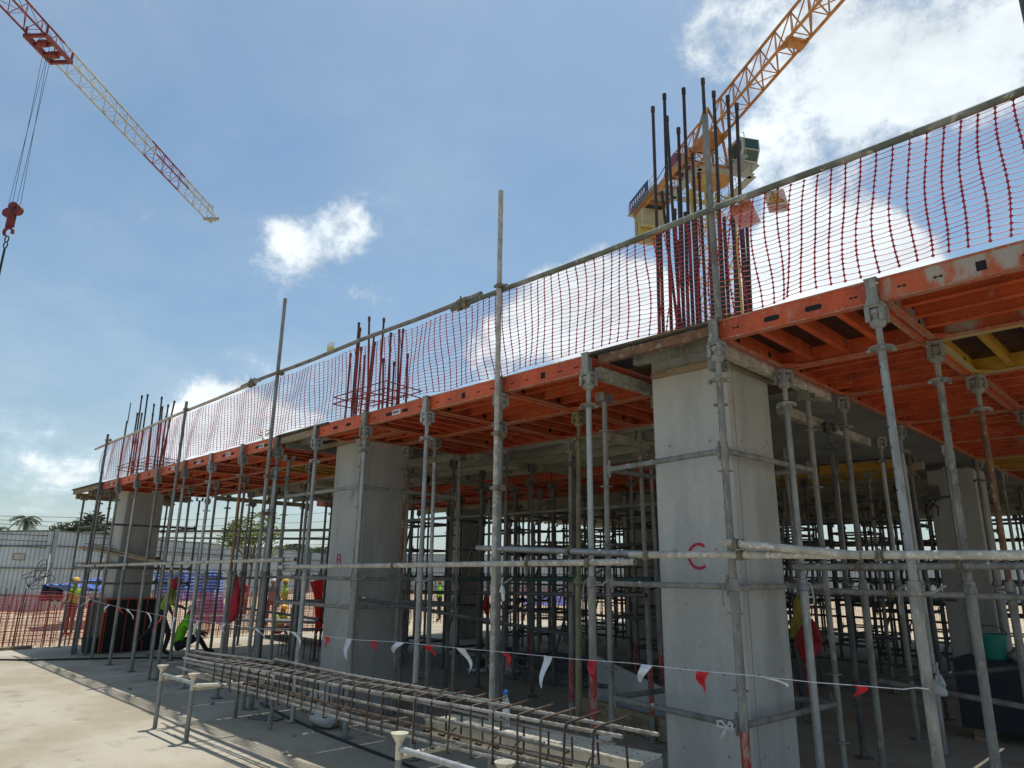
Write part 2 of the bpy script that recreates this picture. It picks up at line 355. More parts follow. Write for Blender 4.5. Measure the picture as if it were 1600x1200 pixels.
for p, q in (((xb-.035, zb-.07), (xb-.035, zb+.06)), ((xb-.035, zb+.06), (xb+.03, zb+.06)), ((xb+.04, zb+.055), (xb+.04, zb+.0)), ((xb-.035, zb-.005), (xb+.035, zb-.005)), ((xb+.04, zb-.012), (xb+.045, zb-.07)), ((xb-.035, zb-.07), (xb+.04, zb-.07))):
    b.tube([(p[0], -.382, p[1]), (q[0], -.382, q[1])], .009, 6)
b.build('painted_letter', REDM, cB)

# ------------------------------------------------------------------ formwork panels
GX = [-17.17, -16.0, -14.9, -13.7, -12.5, -11.4, -10.2, -9.15, -8.09, -6.96, -5.8, -4.67, -3.61, -2.39, -1.29, -.16, .97, 2.1]
ZB, ZT = 3.37, 3.53
cnt = {}
def panel(x0, x1, y0, y1, paint, ribdir, nrib, where, ply=None, worn=False, slots=True, sticker=False):
    g = .012; x0 += g; x1 -= g; y0 += g; y1 -= g
    name = 'orange' if paint is ORAN else 'yellow'
    pt = ORAW if worn else paint
    t = empty('formwork_panel', ((x0+x1)/2, (y0+y1)/2, ZB), where, 'formwork panel', 'steel framed formwork panels of the deck')
    w, d = (x1-x0)/2, (y1-y0)/2; h = ZT-ZB-.02
    b = MB().use(pt)
    hh = h+.018
    b.box((-w, -d, 0), (w, -d+.008, hh)); b.box((-w, d-.008, 0), (w, d, hh))
    b.box((-w, -d+.009, 0), (-w+.008, d-.009, hh)); b.box((w-.008, -d+.009, 0), (w, d-.009, hh))
    b.use(YEDU if paint is YELP else ORDU); b.box((-w+.009, -d+.009, 0.001), (w-.009, -d+.05, .009)); b.box((-w+.009, d-.05, 0.001), (w-.009, d-.009, .009))
    b.box((-w+.009, -d+.051, 0.001), (-w+.05, d-.051, .009)); b.box((w-.05, -d+.051, 0.001), (w-.009, d-.051, .009))
    b.use(ORDU if paint is ORAN else YEDU)
    b.box((-w, -d-.005, .0), (w, -d-.0005, .012)); b.box((-w, -d-.005, hh-.014), (w, -d-.0005, hh))
    b.use(pt); fr = b
    b.use(paint)
    for sx in (-1, 1):
        for sy in (-1, 1):
            cx, cy = sx*(w-.01), sy*(d-.01); l = .16
            q = [(cx, cy), (cx-sx*l, cy), (cx, cy-sy*l*.8)]
            if sx*sy < 0: q = q[::-1]
            k = len(b.v); b.v += [(p[0], p[1], .010) for p in q]+[(p[0], p[1], .022) for p in q]
            b.face([k+2, k+1, k]); b.face([k+3, k+4, k+5])
            for i in range(3): j = (i+1) % 3; b.face([k+i, k+j, k+3+j, k+3+i])
    for i in range(nrib):
        b = MB().use(paint)
        if ribdir == 'x':
            y = -d+(i+1)*2*d/(nrib+1)
            b.box((-w+.055, y-.004, .03), (w-.055, y+.004, h-.001)); b.box((-w+.05, y-.022, .022), (w-.05, y+.022, .0295))
        else:
            x = -w+(i+1)*2*w/(nrib+1)
            b.box((x-.004, -d+.055, .03), (x+.004, d-.055, h-.001)); b.box((x-.022, -d+.05, .022), (x+.022, d-.05, .0295))
        b.build('rib', None, t)
    b = MB(); b.box((-w+.0095, -d+.0095, h+.001), (w-.0095, d-.0095, h+.014)); b.build('plywood_face', ply or PLYD, t)
    if slots:
        b = fr; b.use(HOLE)
        def dd(x, z, s=1):
            for o in (-.016, .016): b.tube([(x+o, s*(d+.0005)-s*.002, z), (x+o, s*(d+.002), z)], .0085, 8)
            b.box((x-.014, min(s*(d+.0004), s*(d+.0022)), z-.003), (x+.014, max(s*(d+.0004), s*(d+.0022)), z+.003))
        for s in (-1, 1):
            yy = (min(s*(d+.0004), s*(d+.0024)), max(s*(d+.0004), s*(d+.0024)))
            if slots == 2:
                for x in (-.13, .14):
                    zc = h*.5; cx_ = x*w*2; q_ = [(cx_+sg*.038+.019*math.cos(a), zc+.019*math.sin(a)) for sg, a0 in ((1, -math.pi/2), (-1, math.pi/2)) for a in [a0+k_*math.pi/6 for k_ in range(7)]]
                    b.poly([(p_[0], yy[1] if s > 0 else yy[0], p_[1]) for p_ in (q_[::-1] if s > 0 else q_)])
                for x in (-.38, .38): dd(x*w*2, h*.5, s)
            else:
                b.box((-.026, yy[0], h*.30), (.026, yy[1], h*.72))
                for x in (-.38, -.2, .2, .38): dd(x*w*2, h*.5, s)
        # oval holes in the side rims
        for y in (-.25, .25):
            b.tube([(-w+.0075, y*d*2, h*.5), (-w+.0105, y*d*2, h*.5)], .028, 10)
            b.tube([(w-.0105, y*d*2, h*.5), (w-.0075, y*d*2, h*.5)], .028, 10)
    fr.build('frame', None, t)
    if sticker:
        b = MB().use(WHITEP); b.box((-.075, -d-.004, h*.32), (.075, -d-.0005, h*.32+.06))
        b.use(HOLE)
        for k in range(5): b.box((-.06+k*.022, -d-.0055, h*.32+.018), (-.046+k*.022, -d-.0042, h*.32+.044))
        b.build('sticker', parent=t)
    return t
def deck_panel(i, y0, y1, paint, rd, nr, row, **k):
    nm = 'yellow' if paint is YELP else 'orange'
    panel(GX[i], GX[i+1], y0, y1, paint, rd, nr, k.pop('lab'), **k)
lefts = list(range(0, 6))+[8, 9, 10]
# row at the deck edge
n = 0
for i in [0, 1, 2, 3, 4, 5, 6]:
    n += 1
    deck_panel(i, 4.5, 5.58, ORAN, 'x' if i % 2 else 'y', 3, 1, slots=2 if i in (0, 3, 4, 5, 6) else 1, sticker=i in (0, 3, 4, 5, 6),
               lab='orange deck panel at the edge, %s from the far left end' % odn(n-1)) if i != 7 else None
for i, st in ((9, 0), (10, 0), (11, 0)):
    pass
panel(-8.09, -6.96, 4.5, 5.02, ORAN, 'x', 2, 'narrow orange deck panel in front of the column with the small red mark', slots=2, worn=False)
panel(-7.80, -6.96, 5.03, 5.58, ORAN, 'x', 1, 'small orange deck panel against the right side of the left-of-centre column')
panel(-6.96, -5.8, 4.5, 5.58, ORAN, 'y', 4, 'orange edge panel with a white sticker, under the middle rebar bundle', slots=2, sticker=True)
panel(-5.8, -4.67, 4.5, 5.58, ORAN, 'x', 3, 'orange edge panel just left of the tall steel post')
panel(-4.67, -3.61, 4.5, 5.58, ORAN, 'x', 3, 'orange edge panel between the tall steel post and the nearest column')
panel(-2.39, -1.29, 4.5, 5.58, ORAN, 'y', 3, 'orange edge panel with dark plywood just right of the nearest column', slots=2)
panel(-1.29, -.16, 4.5, 5.58, ORAN, 'x', 3, 'orange edge panel worn to grey at the far right of the picture', worn=True)
panel(-.16, .97, 4.5, 5.58, ORAN, 'x', 3, 'orange edge panel past the right border of the picture')
# second row
for i in [0, 1, 2, 3, 4, 5, 6]:
    yel = i in (5,)
    deck_panel(i, 5.58, 6.72, YELP if yel else ORAN, 'y' if i % 2 else 'x', 3, 2,
               lab='%s panel in the second row, %s from the far left end' % ('yellow' if yel else 'orange', odn(i)))
panel(-7.80, -6.96, 5.60, 6.72, ORAN, 'y', 2, 'orange second row panel right of the left-of-centre column')
panel(-6.96, -5.8, 5.58, 6.72, ORAN, 'y', 3, 'orange second row panel behind the stickered edge panel')
panel(-5.8, -4.67, 5.58, 6.72, ORAN, 'y', 3, 'orange second row panel behind the edge panel left of the tall post')
panel(-4.67, -3.61, 5.58, 6.72, ORAN, 'y', 3, 'orange second row panel touching the left side of the nearest column')
# right block going deep
YS = [5.58, 6.83, 8.54, 10.2, 11.8, 13.4, 15.0]
dep = ['second', 'third', 'fourth', 'fifth', 'sixth', 'seventh']
for a in range(6):
    for i in (13, 14, 15):
        yel = (a == 0 and i == 14) or (a == 4 and i in (13, 14)) or (a == 3 and i == 15)
        rib = ('y' if a == 0 else 'x') if i == 14 else 'x'
        panel(GX[i], GX[i+1], YS[a], YS[a+1], YELP if yel else ORAN, rib, 3 if rib == 'y' else 4,
              '%s panel of the right block, %s row back, %s column from the near column' % ('yellow' if yel else 'orange', dep[a], odn(i-13)), ply=PLYD if yel else ORPL)
# inner strip far under the grey deck
for a, (y0, y1) in enumerate(((9.6, 10.8), (10.8, 12.0))):
    for k in range(9):
        x0 = -17.0+k*1.2
        if x0 > -6.4: continue
        panel(x0, x0+1.2, y0, y1, ORAN, 'x', 2, 'dim orange panel in the inner strip, %s line, %s from its left end' % (('front', 'back')[a], odn(k)), ply=ORPL, slots=False)
panel(-5.9, -4.7, 12.0, 13.2, YELP, 'x', 2, 'dim yellow panel deep under the deck left of the shaded column', ply=PLYD, slots=False)
panel(-4.7, -3.5, 12.0, 13.2, YELP, 'x', 2, 'dim yellow panel deep under the deck touching the shaded column', ply=PLYD, slots=False)

# infill plywood round the columns with small beams beneath
def infill(x0, x1, y0, y1, hole, beams, label):
    t = empty('plywood_infill', (x0, y0, 3.5), label, 'plywood deck', 'plywood infills around the column heads')
    b = MB()
    def P(a, c): b.box((a[0]-x0, a[1]-y0, .015), (c[0]-x0, c[1]-y0, .033))
    if hole:
        hx0, hx1, hy0, hy1 = hole
        P((x0, y0), (x1, hy0)); P((x0, hy0+.001), (hx0, y1)); P((hx1, hy0+.001), (x1, y1)); P((hx0+.001, hy1), (hx1-.001, y1))
    else: P((x0, y0), (x1, y1))
    b.build('plywood_sheet', PLYE, t)
    b = MB(); b.box((.012, .012, .004), (x1-x0-.012, (hole[2]-y0-.01) if hole else y1-y0-.012, .014))
    b.build('dark_film', mat('black film faced plywood', (.03, .035, .038), .6, c2=(.05, .055, .055), scale=4), t)
    for (a, c, w, h, z, m) in beams:
        q = MB(); q.bar((a[0]-x0, a[1]-y0, z-3.5), (c[0]-x0, c[1]-y0, z-3.5), w, h); q.build('beam', m, t)
    return t
infill(-3.60, -2.40, 4.48, 6.83, (-3.34, -2.63, 5.04, 5.80),
       [((-3.5, 4.53), (-2.42, 4.53), .05, .075, 3.462, RUST), ((-3.3, 4.75), (-2.42, 4.78), .06, .08, 3.455, DULL), ((-3.3, 5.01), (-2.62, 5.01), .05, .045, 3.375, TIMB),
        ((-3.55, 4.55), (-3.55, 6.7), .07, .10, 3.36, TUBE), ((-2.46, 4.55), (-2.46, 6.7), .06, .10, 3.36, TUBE), ((-3.5, 6.0), (-2.4, 6.0), .06, .08, 3.455, TIMB), ((-2.60, 5.02), (-2.60, 5.85), .04, .04, 3.36, TIMB)],
       'dark plywood infill with steel beams above the column marked C')
infill(-9.14, -7.82, 4.48, 6.72, (-8.50, -7.83, 5.04, 5.80),
       [((-9.1, 4.54), (-8.12, 4.54), .05, .09, 3.455, TIMB), ((-9.1, 4.8), (-8.12, 4.8), .06, .08, 3.455, DULL), ((-9.1, 5.0), (-7.9, 5.0), .06, .05, 3.39, TIMB), ((-9.08, 4.6), (-9.08, 6.6), .06, .09, 3.41, DULL)],
       'plywood infill with timber beam above the left-of-centre column')
infill(-19.5, -17.18, 4.46, 7.0, (-18.02, -17.19, 5.04, 5.82),
       [((-19.45, 4.52), (-17.2, 4.52), .05, .09, 3.455, TIMB), ((-19.45, 4.85), (-18.1, 4.85), .06, .09, 3.455, TIMB), ((-19.4, 4.56), (-19.4, 6.8), .06, .14, 3.38, TIMB), ((-18.2, 4.56), (-18.2, 6.8), .06, .14, 3.38, TIMB), ((-19.45, 6.5), (-17.2, 6.5), .06, .09, 3.455, TIMB), ((-19.45, 5.6), (-18.1, 5.6), .06, .09, 3.455, TIMB)],
       'plywood and timber overhang at the far left corner of the deck')

# grey inner deck: plywood sheet with long cream beams
t = empty('grey_deck', (-17, 6.74, 3.45), 'grey plywood deck over the shaded inside of the site', 'deck')
b = MB(); b.box((0, 0, 0.10), (14.58, 17.3, .20)); b.box((14.6, 8.28, .10), (25, 17.3, .20)); b.build('plywood_sheet', GPLY, t)
H20 = mat('old cream beam timber', (.40, .37, .29), .85, 0, (.28, .26, .2), 2, stretch=(.3, 3, 3))
rr = random.Random(3)
for k in range(16):
    y = .25+k*.62
    if 2.7 < y < 5.4 : continue
    a = .05+rr.random()*.6; e = (14.5 if y < 8.1 else 24)-rr.random()*1.6; c = a+(e-a)*(.45+.1*rr.random())
    q = MB(); q.bar((a, y, 0.02), (c+.4, y, .02), .065, .13); q.bar((c, y+.08, 0.02), (e, y+.08, .02), .065, .13); q.build('beam', H20, t)
for x in (.2, 2.4, 4.8, 7.0, 9.4, 11.8, 14.0):
    q = MB(); q.bar((x, .1, -.10), (x, 2.6, -.10), .07, .10); q.build('cross_beam', H20, t)
for k in range(10):
    y = 10.3+k*.72; q = MB(); q.bar((.1, y, .02), (24, y, .02), .07, .13); q.build('beam', H20, t)

# ------------------------------------------------------------------ props
def make_prop(mi, mo, red=None, htop=3.36, cap=False, short=False):
    root = bpy.data.objects.new('steel_prop', None); COL.objects.link(root); root.empty_display_size = .1
    ch = []
    b = MB().use(mo)
    if red:
        b.tube([(0, 0, .008), (0, 0, red[0])], .030, 14, cap=False); b.use(REDP); b.tube([(0, 0, red[0]), (0, 0, red[1])], .0302, 14, cap=False)
        b.use(mo); b.tube([(0, 0, red[1]), (0, 0, 1.60)], .030, 14)
    else: b.tube([(0, 0, .008), (0, 0, 1.60)], .030, 14)
    b.lathe((0, 0, 1.46), [(.0305, 0), (.033, .005), (.033, .13), (.0305, .14)], 14)
    ch.append((b.build('outer_tube', mo, root, smooth=True), []))
    b = MB().use(mi); b.tube([(0, 0, 1.60), (0, 0, htop-.30)], .024, 14); b.use(HOLE)
    z = 1.82
    while z < htop-.4:
        for s in (-1, 1):
            d = Vector((math.cos(.9), math.sin(.9), 0))*s; b.tube([Vector((0, 0, z))+d*.020, Vector((0, 0, z))+d*.0248], .0062, 7)
        z += .125
    ch.append((b.build('inner_tube', mi, root, smooth=True), []))
    b = MB(); b.lathe((0, 0, 1.60), [(.03, 0), (.042, .008), (.042, .035), (.034, .045), (.034, .08), (.028, .085)], 14)
    c = b.build('collar', mo, root, smooth=True)
    b = MB(); b.tube([(.03, 0, 1.62), (.09, .01, 1.622), (.14, .02, 1.655), (.155, .022, 1.66)], .0075, 7); b.tube([(-.034, 0, 1.66), (-.075, 0, 1.64), (-.09, 0, 1.56), (-.085, .0, 1.50)], .006, 6)
    hd = b.build('handle', mo, root, smooth=True); hd.parent = c
    ch.append((c, [hd]))
    b = MB(); z = htop-.30
    b.lathe((0, 0, z), [(.024, -.012), (.036, -.008), (.072, .004), (.075, .012), (.03, .02), (.026, .03)], 14)
    for a in range(4):
        t = a*math.pi/2+.4; b.box((math.cos(t)*.068-.012, math.sin(t)*.068-.012, z-.018), (math.cos(t)*.068+.012, math.sin(t)*.068+.012, z+.002))
    ch.append((b.build('drop_flange', mo, root, smooth=True), []))
    b = MB(); b.tube([(0, 0, z+.02), (0, 0, htop-.10)], .020, 12)
    b.lathe((0, 0, htop-.16), [(.03, 0), (.05, .02), (.05, .045), (.036, .05), (.036, .075), (.052, .085), (.052, .11), (.04, .12)], 10)
    for a in range(4):
        t = a*math.pi/2+.78; x, y = math.cos(t)*.058, math.sin(t)*.058
        b.box((x-.014, y-.014, htop-.125), (x+.014, y+.014, htop-.03))
    b.box((-.05, -.05, htop-.035), (.05, .05, htop-.006))
    if cap: b.box((-.008, -.04, htop-.006), (.008, .045, htop+.13)); b.box((-.032, -.050, htop-.0055), (.032, -.03, htop+.150)); b.box((-.038, -.054, htop+.1505), (.038, .03, htop+.160)); b.box((-.04, -.058, htop-.02), (.04, -.0505, htop+.02))
    ch.append((b.build('prop_head', mo, root), []))
    b = MB(); b.box((-.065, -.065, 0.004), (.065, .065, .012)); ch.append((b.build('base_plate', mo, root), []))
    return root, ch
KITS = {}
def kit(key):
    if key in KITS: return KITS[key]
    kinds = {'galv': (GALV, GALV, None), 'bright': (GALV, DULL, None), 'dull': (DULL, DULL, None), 'rust': (RUST, DULL, None), 'dark': (DARKS, DARKS, None), 'yel': (YELT, YELT, None),
             'red': (DULL, DULL, (.25, .75)), 'redlow': (GALV, DULL, (.55, 1.05))}
    base = key.replace('_cap', ''); a, o, r = kinds[base]
    KITS[key] = [make_prop(a, o, r, cap=key.endswith('_cap')), False]; return KITS[key]
pr = random.Random(11)
LOOK = {'galv': 'bright galvanised', 'bright': 'grey', 'dull': 'cement-stained', 'rust': 'rusty brown', 'dark': 'dark weathered', 'yel': 'yellowish', 'red': 'grey red-footed', 'redlow': 'grey red-banded'}
def prop(x, y, key, label, dz=0, tilt=1.3):
    k = kit(key)
    if not k[1]: root = k[0][0]; k[1] = True; 
    else: root = copy_tree(k[0][0], k[0][1])
    root.location = (x, y, .003); root.rotation_euler = (R(pr.uniform(-tilt, tilt))*.5, R(pr.uniform(-tilt, tilt))*.5, pr.uniform(0, 6.28))
    if key.endswith('_cap'): root.rotation_euler[2] = 0
    tag(root, '%s steel prop %s' % (LOOK[key.replace('_cap', '')], label), 'steel prop', 'telescopic steel props under the deck'); return root
keys1 = ['dull', 'galv', 'dull', 'dull', 'bright', 'galv', 'rust', 'galv', 'dull', 'dull', 'galv', 'bright', 'galv', 'galv', 'galv']
XF = GX[:15]; 
order = 0
for i, x in enumerate(XF):
    key = {0: 'dull', 1: 'dull', 2: 'bright', 3: 'dull', 4: 'bright', 5: 'galv', 6: 'rust', 7: 'bright', 8: 'galv', 9: 'bright', 10: 'galv', 11: 'bright', 12: 'redlow', 13: 'red', 14: 'bright'}[i]
    prop(x, 4.5, key+'_cap', 'at the deck edge, %s from the left end' % odn(i), tilt=.6)
for i in range(15):
    x = GX[i]+.01
    if i in (0, 7): continue
    key = {8: 'rust', 9: 'bright', 10: 'bright', 11: 'yel', 13: 'galv', 14: 'dull'}.get(i, pr.choice(['dull', 'bright', 'dull', 'dark']))
    xx, yy = x, 5.57
    if i == 8: xx = -7.70; yy = 5.62
    if i == 12: xx = -3.62; yy = 5.6
    prop(xx, yy, key, 'in the second line back, %s from the left end' % odn(i))
for i in range(16):
    if i == 12: continue
    key = {13: 'dull', 14: 'rust', 11: 'red', 10: 'red'}.get(i, pr.choice(['dull', 'dark', 'dark', 'bright']))
    prop(GX[i]+.01, 6.80, key, 'in the third line back, %s from the left end' % odn(i))
for j, y in enumerate(YS[2:6]):
    for i in (13, 14, 15, 16):
        prop(GX[i]+.01, y, pr.choice(['dull', 'galv', 'bright', 'dark']), 'deep in the right block, %s row, %s from the left' % (odn(j+3), odn(i-13)))
for j, y in enumerate((7.75, 9.1, 10.6, 12.2, 14.2, 16.6)):
    for i in range(13):
        x = -16.8+i*1.16+pr.uniform(-.12, .12)
        if 12.7 < y < 14: continue
        if abs(x+3.0) < .5 and y > 12: continue
        prop(x, y+pr.uniform(-.15, .15), pr.choice(['dark', 'dark', 'dull', 'bright', 'red' if j < 2 else 'dark']), 'under the grey deck, inner row %s, %s from the left' % (odn(j), odn(i)))

# ------------------------------------------------------------------ ring scaffold
def rosette(b, x, y, z):
    b.lathe((x, y, z), [(.024, -.006), (.058, -.004), (.058, .004), (.024, .006)], 8)
def tower(x0, x1, y0, y1, levels, h, label, m=DARKS, corners=None, r=.024, brace=None, rot=0, group='ring scaffold towers', skip=(), ns=8, cap=True):
    cx, cy = (x0+x1)/2, (y0+y1)/2
    t = empty('scaffold_tower', (cx, cy, 0), label, 'scaffold tower', group, rot)
    c = [(x0-cx, y0-cy), (x1-cx, y0-cy), (x1-cx, y1-cy), (x0-cx, y1-cy)]
    if corners: c = [(a-cx, e-cy) for a, e in corners]
    for i, (x, y) in enumerate(c):
        if i in skip: continue
        b = MB(); b.tube([(x, y, .01), (x, y, h)], r, ns); z = .45
        while z < h: rosette(b, x, y, z); z += .5
        b.box((x-.06, y-.06, 0.004), (x+.06, y+.06, .0095)); b.build('standard', m, t, smooth=True)
        b = MB(); b.box((x-.05, y-.07, h), (x+.05, y+.07, h+.012)); b.box((x-.05, y-.07, h+.012), (x+.05, y-.06, h+.08)); b.box((x-.05, y+.06, h+.012), (x+.05, y+.07, h+.08)); b.build('u_head', m, t)
    for z in levels:
        for i in range(4):
            if i in skip or (i+1) % 4 in skip: continue
            p, q = Vector((*c[i], z)), Vector((*c[(i+1) % 4], z)); d = (q-p).normalized()*.05
            b = MB(); b.tube([p+d, q-d], r*.95, ns)
            for e in (p+d*.9, q-d*.9): b.bar(e-d*.35, e+d*.35, .03, .07); b.bar(e-Vector((0, 0, .07)), e+Vector((0, 0, .08)), .008, .02)
            b.build('ledger', m, t, smooth=False)
    if brace is not None:
        a, e = c[brace], c[(brace+1) % 4]; b = MB(); b.tube([(a[0], a[1], levels[0]), (e[0], e[1], levels[-1])], r*.8, 6); b.build('brace', m, t)
    return t
tC = tower(-3.84, -2.50, 4.74, 6.17, (.73, 1.63, 2.60), 3.22, 'ring scaffold tower round the column marked C', DULL, ns=14, corners=((-3.80, 4.97), (-2.53, 4.74), (-2.44, 6.15), (-3.70, 5.88)))
tower(-9.2, -7.35, 4.72, 6.3, (1.30, 1.62, 2.7), 3.2, 'ring scaffold tower round the left-of-centre column', DULL, ns=10)
tower(-18.9, -16.85, 4.62, 6.5, (1.4, 1.72, 2.62), 3.25, 'ring scaffold tower round the farthest left column', DARKS)
tr = random.Random(5); k = 0
spots = []
for j, y in enumerate((9.4, 12.4, 15.2, 17.6, 20.0, 22.4)):
    for i in range(9):
        x = -16.3+i*1.95+tr.uniform(-.25, .25)+(.5 if j % 2 else 0)
        if x > -3.6 and y < 15: continue
        if abs(y-12.4) < .5 and i in (0, 3, 6): continue
        if x < -13.2 and y < 16: continue
        spots.append((x, y, j, i))
for (x, y, j, i) in spots:
    w = .9; hh = tr.uniform(3.1, 3.3)
    tower(x-w/2, x+w/2, y-.5, y+.5, (.35, 1.1, 1.62, 2.15, 2.7), hh, 'dark scaffold tower under the grey deck, row %s from the front, %s from the left' % (odn(j), odn(i)), DARKS, r=.026, brace=tr.choice([None, 0, 1]), ns=6, rot=R(tr.uniform(-3, 3)))
tower(-2.2, -.9, 16.5, 18, (.5, 1.2, 1.7, 2.4), 3.2, 'dark scaffold tower behind the shaded column at the right', DARKS, ns=6)
tower(-4.8, -3.9, 16.3, 17.4, (.5, 1.2, 1.7, 2.4), 3.2, 'dark scaffold tower left of the shaded column at the back', DARKS, ns=6)

# ------------------------------------------------------------------ tubes and couplers
def coupler(b, p, axis, r=.034):
    a = Vector(axis).normalized(); p = Vector(p); b.tube([p-a*.028, p+a*.028], r, 10)
def scaf_tube(p, q, label, m=TUBE, r=.0245, coup=(), n=14, cup=None, cm=None):
    p, q = Vector(p), Vector(q); mid = (p+q)/2
    t = empty('scaffold_tube', mid, label, 'scaffold tube', 'loose scaffold tubes clamped along the props')
    b = MB(); pts = [p-mid+(q-p)*k/6 for k in range(7)]; b.tube(pts, r, n, cap=False)
    d = (q-p).normalized()
    b.tube(pts, r*.86, n, cap=False); b.build('tube', m, t, smooth=True)
    for f in coup:
        c = p+(q-p)*f-mid; b = MB(); a = d*.022; b.tube([c-a, c+a], .0295, 12); coupler(b, c+Vector((0, .045, 0)), (0, 0, 1), .030)
        b.bar(c+Vector((0, -.01, .026)), c+Vector((0, .05, .026)), .034, .008); b.bar(c+Vector((-.026, -.02, -.026)), c+Vector((.018, -.02, -.026)), .022, .018)
        b.tube([c+d*.006+Vector((0, -.034, -.038)), c+d*.006+Vector((0, -.034, .036))], .0055, 6); b.tube([c+d*.006+Vector((0, -.034, -.03)), c+d*.006+Vector((0, -.034, -.014))], .010, 6)
        b.build('coupler', cm or COUP, t)
    return t
tube = scaf_tube
Yt = 4.40
tube(PY(135, 884, Yt-.02), PY(462, 874, Yt-.02), 'long pale tube at eye height on the left half', coup=(.08, .3, .55, .8, .97))
tube(PY(436, 886, Yt-.08), PY(992, 878, Yt-.08), 'long pale tube at eye height across the middle', coup=(.03, .45, .8, .92))
tube(PY(746, 856, Yt+.02), PY(1040, 867, Yt+.02), 'grey tube sloping down right of the tall post', m=GALV, coup=(.55,))
tube(PY(985, 867, Yt-.02), PY(1625, 867, Yt-.02), 'pale tube at eye height crossing the column marked C', coup=(.06, .355, .70))
tube(PY(1128, 847, Yt-.07), PY(1345, 868, Yt-.05), 'short open-ended tube sloping right from the prop by column C', coup=(.12,))
tube(PY(1240, 886, 5.50), PY(1640, 884, 5.50), 'grey tube in the second line at the right', m=DULL, coup=(.3, .7))
tube(PY(1262, 922, 6.25), PY(1620, 934, 6.7), 'lower grey tube running back at the right', m=DULL, coup=(.4,))
tube(PY(560, 924, 6.6), PY(1010, 930, 6.6), 'dark tube behind the middle props below eye height', m=DARKS, coup=(.3, .8))
tube(PY(610, 905, 6.7), PY(1020, 905, 6.7), 'greenish dark tube behind the middle props', m=mat('dark green tube', (.02, .06, .05), .6), coup=(.2, .6))
tube(PY(610, 815, 8.4), PY(1030, 787, 8.4), 'pale tube rising right under the inner orange panels', m=DULL)
tube(PY(560, 935, 5.0), PY(940, 1000, 7.5), 'thin dark rail low behind the middle props', m=DARKS)
tube(PY(780, 965, 8), PY(990, 868, 8), 'thin dark diagonal brace between inner props', m=DARKS, r=.014)
tube(PY(130, 832, 6.6), PY(520, 828, 6.6), 'dark high tube behind the left props', m=DARKS)
tube(PY(150, 840, 7.2), PY(520, 842, 7.6), 'dark second high tube behind the left props', m=DARKS)
tube(PY(300, 905, 6.8), PY(520, 900, 6.8), 'dark tube just under eye height behind the left props', m=DARKS)
tube(PY(365, 948, 7.4), PY(500, 968, 6.9), 'low dark tube behind the left props', m=DARKS)
tube((-2.6, 7.6, .75), (-.6, 7.3, .65), 'low grey tube near the dark blue box', m=DULL)
tube((-3.3, 8.5, .55), (-1.5, 8.0, .95), 'low sloping tube behind the nearest column', m=DARKS)
tube((-6.5, 7.4, .35), (-3.5, 7.7, .40), 'low dark rail on the floor left of column C', m=DARKS)
for q, (zz_, y) in enumerate(((.95, 15.8), (1.25, 16.4), (2.0, 15.6), (2.45, 17.0), (2.85, 15.9), (.5, 14.6), (2.2, 11.2), (1.85, 11.0), (2.55, 10.9), (1.0, 10.4), (.62, 10.9), (1.45, 12.1), (2.92, 12.2), (1.7, 18.9), (2.6, 19.1), (2.3, 21.6), (2.75, 23.4))):
    tube((-16.9 if q in (3, 8, 12) else -13.2, y+.3, zz_+.03), (-4.0+q*.1, y-.2, zz_-.04), 'long dark ledger deep under the grey deck, at level %s' % odn(q), m=DARKS, n=6)
tube(PY(128, 881, 5.0), PY(200, 880, 5.0), 'short dark tube at the left end of the long tube', m=DARKS)

# guard posts and rail
def post(x, top, label, m=DULL, bot=.01, y=4.40, lean=0):
    t = empty('guard_post', (x, y, bot), label, 'scaffold post', 'upright posts of the edge guard rail')
    b = MB(); b.tube([(0, 0, 0), (lean*.5, 0, (top-bot)*.5), (lean, 0, top-bot)], .0255, 14, cap=True); b.build('tube', m, t, smooth=True)
    for zc in ([4.42-bot] if bot < 1 else [])+([2.95-bot, 2.45-bot] if top > 5 and bot < 1 else []):
        b = MB(); b.tube([(0, 0, zc-.024), (0, 0, zc+.024)], .031, 12); b.tube([(.012, .05, zc), (.052, .05, zc)], .031, 12); b.bar((-.04, -.028, zc), (.05, -.028, zc), .012, .028); b.bar((.045, -.03, zc), (.045, .05, zc), .012, .03)
        b.build('coupler', COUP, t)
    return t
post(-4.62, 5.47, 'tallest tube post rising above the rail left of the near rebar bundle', TUBE)
post(-9.17, 5.56, 'tall tube post rising above the rail left of the middle rebar bundle', DULL)
post(-12.55, 4.56, 'tube post ending at the rail right of the far rebar bundle', DULL)
post(-16.98, 4.55, 'tube post at the far left end of the rail', DARKS, lean=0)
post(-2.36, 5.25, 'grey post standing on the deck inside the near rebar bundle', DULL, bot=3.53, y=4.48)
p = PY(1597, 4, 4.4); post(p.x+.012, p.z+.02, 'post cut by the top right corner of the picture', DARKS)
def rail(p, q, label, m):
    p, q = Vector(p), Vector(q); b = MB(); mid = (p+q)/2
    pts = [p+(q-p)*k/10-mid+Vector((0, 0, .008*math.sin(k*1.3))) for k in range(11)]
    b.tube(pts, .025, 14); o = b.build('guard_rail', m, smooth=True); o.location = mid; tag(o, label, 'guard rail', 'top rail tubes of the edge guard'); return o
rail(PY(149, 702, 4.45), PY(406, 594, 4.45), 'far left length of the top rail, ending above the second tall post', TUBE)
rail(PY(378, 604, 4.44), PY(752, 459, 4.44), 'middle length of the top rail, between the two tall posts', DULL)
rail(PY(706, 484, 4.45), PY(1640, 126, 4.45), 'near length of the top rail running out of the right side', mat('mould stained tube', (.28, .29, .25), .8, 0, (.13, .15, .12), 3, .40, .56, c3=(.46, .45, .38), s3=14, bump=.3))
